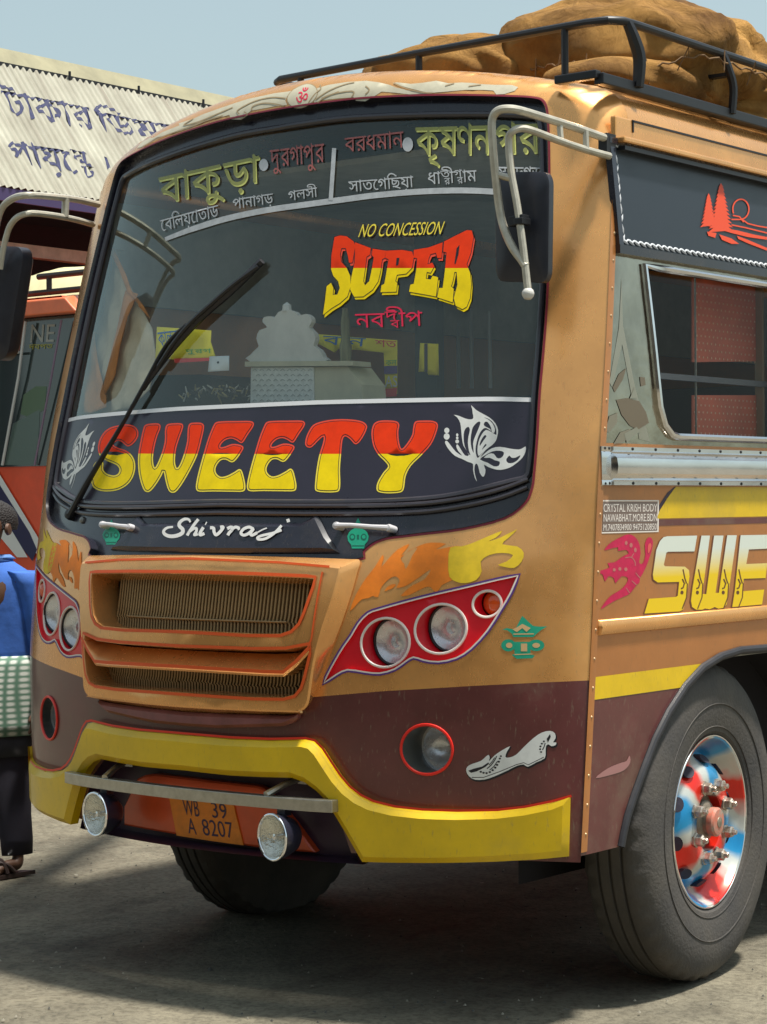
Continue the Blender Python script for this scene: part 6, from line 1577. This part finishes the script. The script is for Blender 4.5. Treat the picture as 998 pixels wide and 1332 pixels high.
# ------------------------------------------------------------------ the man on the left
def person():
    foot=on(2,0,21,1139);f=Vector((-.10,-.99,0)).normalized();r=Vector((RT.x,RT.y,0)).normalized()
    base=foot-r*.095;base.z=0
    P=lambda lat,up,fw=0:base+r*lat+Vector((0,0,up))+f*fw
    skin=mat('brown_skin',(.115,.055,.032),.55,var=.2,scale=20)
    bm=bmesh.new();sk=bm.verts.layers.skin.verify()
    def v(p,rx,ry=None):
        q=bm.verts.new(p);q[sk].radius=(rx,ry or rx);return q
    def chain(a,L):
        for p,rx,*ry in L:
            b=v(p,rx,ry[0] if ry else None);bm.edges.new((a,b));a=b
        return a
    pel=v(P(0,.80),.075,.065);pel[sk].use_root=True
    ch=chain(pel,[(P(0,.92),.075,.06),(P(0,1.08,.0),.085,.065),(P(0,1.20,-.01),.075,.06)])
    nk=chain(ch,[(P(0,1.275,.0),.048),(P(0,1.325,.012),.047)])
    hd=chain(nk,[(P(0,1.385,.028),.070,.078),(P(0,1.44,.022),.078,.090),(P(0,1.485,.012),.056,.062)])
    for sgn in (1,-1):
        sh=chain(ch,[(P(sgn*.150,1.205,-.005),.042)])
        el=chain(sh,[(P(sgn*.195,1.08,-.01),.042),(P(sgn*.215,.95,-.015),.035),(P(sgn*.225,.83,.02),.031),(P(sgn*.235,.70,.05),.022)])
        pm=chain(el,[(P(sgn*.238,.655,.06),.024,.016)])
        for k,(dl,ln) in enumerate(((-.5,.060),(-.15,.070),(.2,.066),(.5,.052))):
            o=f*(dl*.05);a=P(sgn*.238,.635,.062)+o
            chain(pm,[(a,.0095),(a+Vector((0,0,-ln*.5))-r*.004*sgn,.0085),(a+Vector((0,0,-ln))-r*.016*sgn,.007)])
        a=P(sgn*.235,.665,.065);chain(pm,[(a+f*.024+Vector((0,0,-.012)),.010),(a+f*.036+Vector((0,0,-.035)),.0085)])
        hp=chain(pel,[(P(sgn*.060,.72),.050)])
        fw=.0
        kn=chain(hp,[(P(sgn*.068,.60,fw*.4),.036),(P(sgn*.076,.42,fw*.7+.01),.028),(P(sgn*.084,.26,fw*.7),.024),(P(sgn*.092,.09,fw*.8-.015),.024)])
        hl=chain(kn,[(P(sgn*.095,.045,fw*.8-.01),.034,.032)])
        ball=chain(hl,[(P(sgn*.097,.040,fw*.8+.07),.036,.022),(P(sgn*.100,.030,fw*.8+.12),.040,.017)])
        for k in range(5):
            o=r*((k-2)*.0155*-sgn);ln=(.055,.05,.045,.038,.03)[k];rr=(.0125,.009,.0085,.008,.008)[k]
            a=P(sgn*.101,.026,fw*.8+.135)+o;chain(ball,[(a,rr),(a+f*ln*.6+Vector((0,0,-.004)),rr*.9)])
    me=bpy.data.meshes.new('person');bm.to_mesh(me);bm.free();me.materials.append(skin)
    o=link('person',me);tag(o,'man in blue shirt with checked green cloth round the waist, dark trousers and sandals','person')
    o.modifiers.new('skin','SKIN').use_smooth_shade=True
    ss=o.modifiers.new('subdivision','SUBSURF');ss.levels=2;ss.render_levels=2
    def loft(name,rings,m_,nz=.006,n=40,parent=o,thick=.004,fold=0,seed=0):
        mb=MB();vs=[]
        for (lat,up,fw,a,b) in rings:
            for i in range(n):
                t=2*math.pi*i/n;k=1+fold*math.sin(t*13+up*9)+nz*8*NZ.noise(Vector((math.cos(t)*2+seed,math.sin(t)*2,up*7)))
                vs.append(P(lat+a*math.cos(t)*k,up,fw+b*math.sin(t)*k))
        mb.add(vs,[(j*n+i,j*n+(i+1)%n,(j+1)*n+(i+1)%n,(j+1)*n+i) for j in range(len(rings)-1) for i in range(n)])
        q=mb.build(name,m_,parent,angle=180);sd=q.modifiers.new('thickness','SOLIDIFY');sd.thickness=thick;return q
    blue=mat('shirt_blue',(.05,.17,.62),.75,var=.3,scale=9,bump=.3,bscale=14)
    loft('shirt',[(0,.84,0,.185,.135),(0,.92,0,.178,.13),(0,1.0,0,.178,.128),(0,1.08,0,.182,.13),(0,1.16,0,.182,.125),(0,1.215,0,.165,.110),(0,1.25,0,.125,.09),(0,1.275,0,.085,.075),(0,1.29,.0,.068,.066)],blue)
    loft('shirt_collar',[(0,1.27,.0,.074,.070),(0,1.30,.004,.070,.066),(0,1.312,.006,.066,.064),(0,1.295,.0,.080,.076)],mat('collar_blue',(.10,.24,.62),.7))
    for sg in (1,-1):
        loft('sleeve',[(sg*.135,1.245,0,.05,.06),(sg*.165,1.235,0,.062,.07),(sg*.190,1.19,-.004,.066,.072),(sg*.200,1.12,-.008,.062,.068),(sg*.208,1.05,-.01,.058,.064),(sg*.214,.97,-.012,.055,.060),(sg*.22,.90,-.01,.050,.054)],blue)
    ck=mat('checked_cloth',(.5,.6,.5),.8);n=ck.node_tree.nodes;L=ck.node_tree.links
    tc=n.new('ShaderNodeTexCoord');sp=n.new('ShaderNodeSeparateXYZ');L.new(tc.outputs['Object'],sp.inputs[0])
    def band(sock,fr):
        m1=n.new('ShaderNodeMath');m1.operation='MULTIPLY';m1.inputs[1].default_value=fr;L.new(sock,m1.inputs[0])
        m2=n.new('ShaderNodeMath');m2.operation='SINE';L.new(m1.outputs[0],m2.inputs[0])
        m3=n.new('ShaderNodeMath');m3.operation='MULTIPLY_ADD';m3.inputs[1].default_value=.5;m3.inputs[2].default_value=.5;L.new(m2.outputs[0],m3.inputs[0]);return m3.outputs[0]
    ad=n.new('ShaderNodeMath');ad.operation='MULTIPLY';L.new(band(sp.outputs['Z'],260),ad.inputs[0]);L.new(band(sp.outputs['X'],290),ad.inputs[1])
    rr=n.new('ShaderNodeValToRGB');rr.color_ramp.elements[0].position=.0;rr.color_ramp.elements[0].color=(.12,.24,.17,1);rr.color_ramp.elements[1].position=.6;rr.color_ramp.elements[1].color=(.70,.74,.68,1)
    L.new(ad.outputs[0],rr.inputs[0]);L.new(rr.outputs[0],n['Principled BSDF'].inputs['Base Color'])
    loft('checked_waist_cloth',[(0,.90,0,.186,.14),(0,.86,0,.200,.155),(0,.78,0,.198,.175),(0,.70,0,.194,.185),(0,.62,0,.190,.19),(0,.575,0,.188,.19)],ck,.004,fold=.010)
    loft('ribbed_hem',[(0,.60,0,.172,.17),(0,.54,0,.168,.17),(0,.49,0,.160,.165)],mat('hem_black',(.03,.032,.042),.8),.002,80,fold=.022)
    tr=mat('trouser_dark',(.022,.020,.034),.8,var=.3)
    for sg in (1,-1):
        fw=.0
        loft('trouser_leg',[(sg*.066,.66,0,.078,.11),(sg*.070,.5,0,.068,.095),(sg*.076,.4,.01,.060,.085),(sg*.084,.25,0,.050,.068),(sg*.090,.15,-.01,.045,.060),(sg*.092,.085,-.01,.043,.056)],tr,.006)
        mb=MB();c=lambda a,b:P(sg*.099+a*sg,.010,fw*.8+b)
        Ls=[(-.030,-.055),(.030,-.055),(.036,.0),(.040,.07),(.046,.13),(.036,.18),(.0,.195),(-.034,.18),(-.044,.13),(-.036,.07),(-.034,.0)]
        A=[c(a,b) for a,b in Ls];mb.add([p+Vector((0,0,.006)) for p in A]+[p+Vector((0,0,-.010)) for p in A],[tuple(range(11)),tuple(range(11,22))]+[(i,(i+1)%11,11+(i+1)%11,11+i) for i in range(11)])
        for a in (-1,1): mb.tube(spl([c(a*.042,.06)+Vector((0,0,.012)),c(a*.034,.09)+Vector((0,0,.045)),c(a*.014,.12)+Vector((0,0,.056)),c(0,.145)+Vector((0,0,.035))],False,4),.008,6)
        mb.tube(spl([c(-.044,.10)+Vector((0,0,.010)),c(-.02,.10)+Vector((0,0,.062)),c(.02,.10)+Vector((0,0,.062)),c(.044,.10)+Vector((0,0,.010))],False,4),.009,6)
        mb.build('sandal',mat('sandal_brown',(.045,.025,.022),.6),o)
    # hair, ears, nose, eyes, mouth
    mb=MB();vs=[];nn=24
    for j in range(9):
        ph=math.pi/2*(1-j/8*1.22)
        for i in range(nn):
            t=2*math.pi*i/nn;cut=.0 if math.sin(t)<.2 else .35*(math.sin(t)-.2)
            ph2=ph+cut*(j/8);q=1+.03*NZ.noise(Vector((math.cos(t)*5,math.sin(t)*5,j)))
            vs.append(P(.089*math.cos(ph2)*math.cos(t)*q,1.445+.098*math.sin(ph2)*q,.008+.102*math.cos(ph2)*math.sin(t)*q))
    mb.add(vs,[(j*nn+i,j*nn+(i+1)%nn,(j+1)*nn+(i+1)%nn,(j+1)*nn+i) for j in range(8) for i in range(nn)])
    mb.build('hair',mat('hair_black',(.018,.015,.016),.6,bump=.8,bscale=150),o)
    mb=MB()
    for sg in (1,-1): mb.lathe([(0,-.010),(.016,-.008),(.026,0),(.022,.010),(0,.012)],P(sg*.080,1.415,.01),r*sg+f*.3,12)
    mb.build('ear',skin,o).data.name='ear'
    mb=MB();mb.tube([P(0,1.445,.100),P(0,1.42,.118),P(0,1.40,.125),P(0,1.392,.108)],[.009,.011,.016,.012],8);mb.build('nose',skin,o)
    for sg in (1,-1):
        mb=MB();mb.lathe([(0,-.013),(.009,-.009),(.013,0),(.009,.009),(0,.013)],P(sg*.031,1.438,.092),(0,0,1),12);mb.build('eye',mat('eye_white',(.6,.58,.54),.3),o)
        mb=MB();mb.tube([P(sg*.014,1.456,.106),P(sg*.032,1.461,.104),P(sg*.052,1.453,.090)],.004,6);mb.build('eyebrow',MATS['hair_black'],o)
    mb=MB();mb.tube([P(-.026,1.368,.098),P(0,1.366,.108),P(.026,1.368,.098)],[.004,.008,.004],8);mb.build('mouth',mat('lip_brown',(.13,.045,.035),.5),o)
person()
# ------------------------------------------------------------------ added unseen hall, put in for glass and paint to reflect
def reflection_hall():
    t=thing('added_reflection_hall','added unseen concrete hall behind the camera, for the bus glass and paint to reflect','building',(2,-17,0))
    T=Vector((2,-17,0));wm=mat('hall_plaster',(.34,.29,.22),.85,var=.4,scale=.6);dk=mat('hall_opening',(.03,.028,.03),.9)
    mb=MB();mb.box(Vector((2,-17.5,2.7))-T,(34,5,5.4));mb.build('wall',wm,t,smooth=False)
    mb=MB();mb.box(Vector((2,-16.2,5.5))-T,(35,8.6,.25));mb.build('roof',mat('hall_roof',(.25,.24,.22),.8),t,smooth=False)
    for k in range(8):
        mb=MB();mb.box(Vector((-12.6+k*4.2,-14.95,1.6))-T,(3.1,.12,3.0));mb.build('shop_opening',dk,t,smooth=False)
        mb=MB();mb.box(Vector((-10.5+k*4.2,-12.4,2.7))-T,(.35,.35,5.4));mb.build('pillar',wm,t,smooth=False)
reflection_hall()
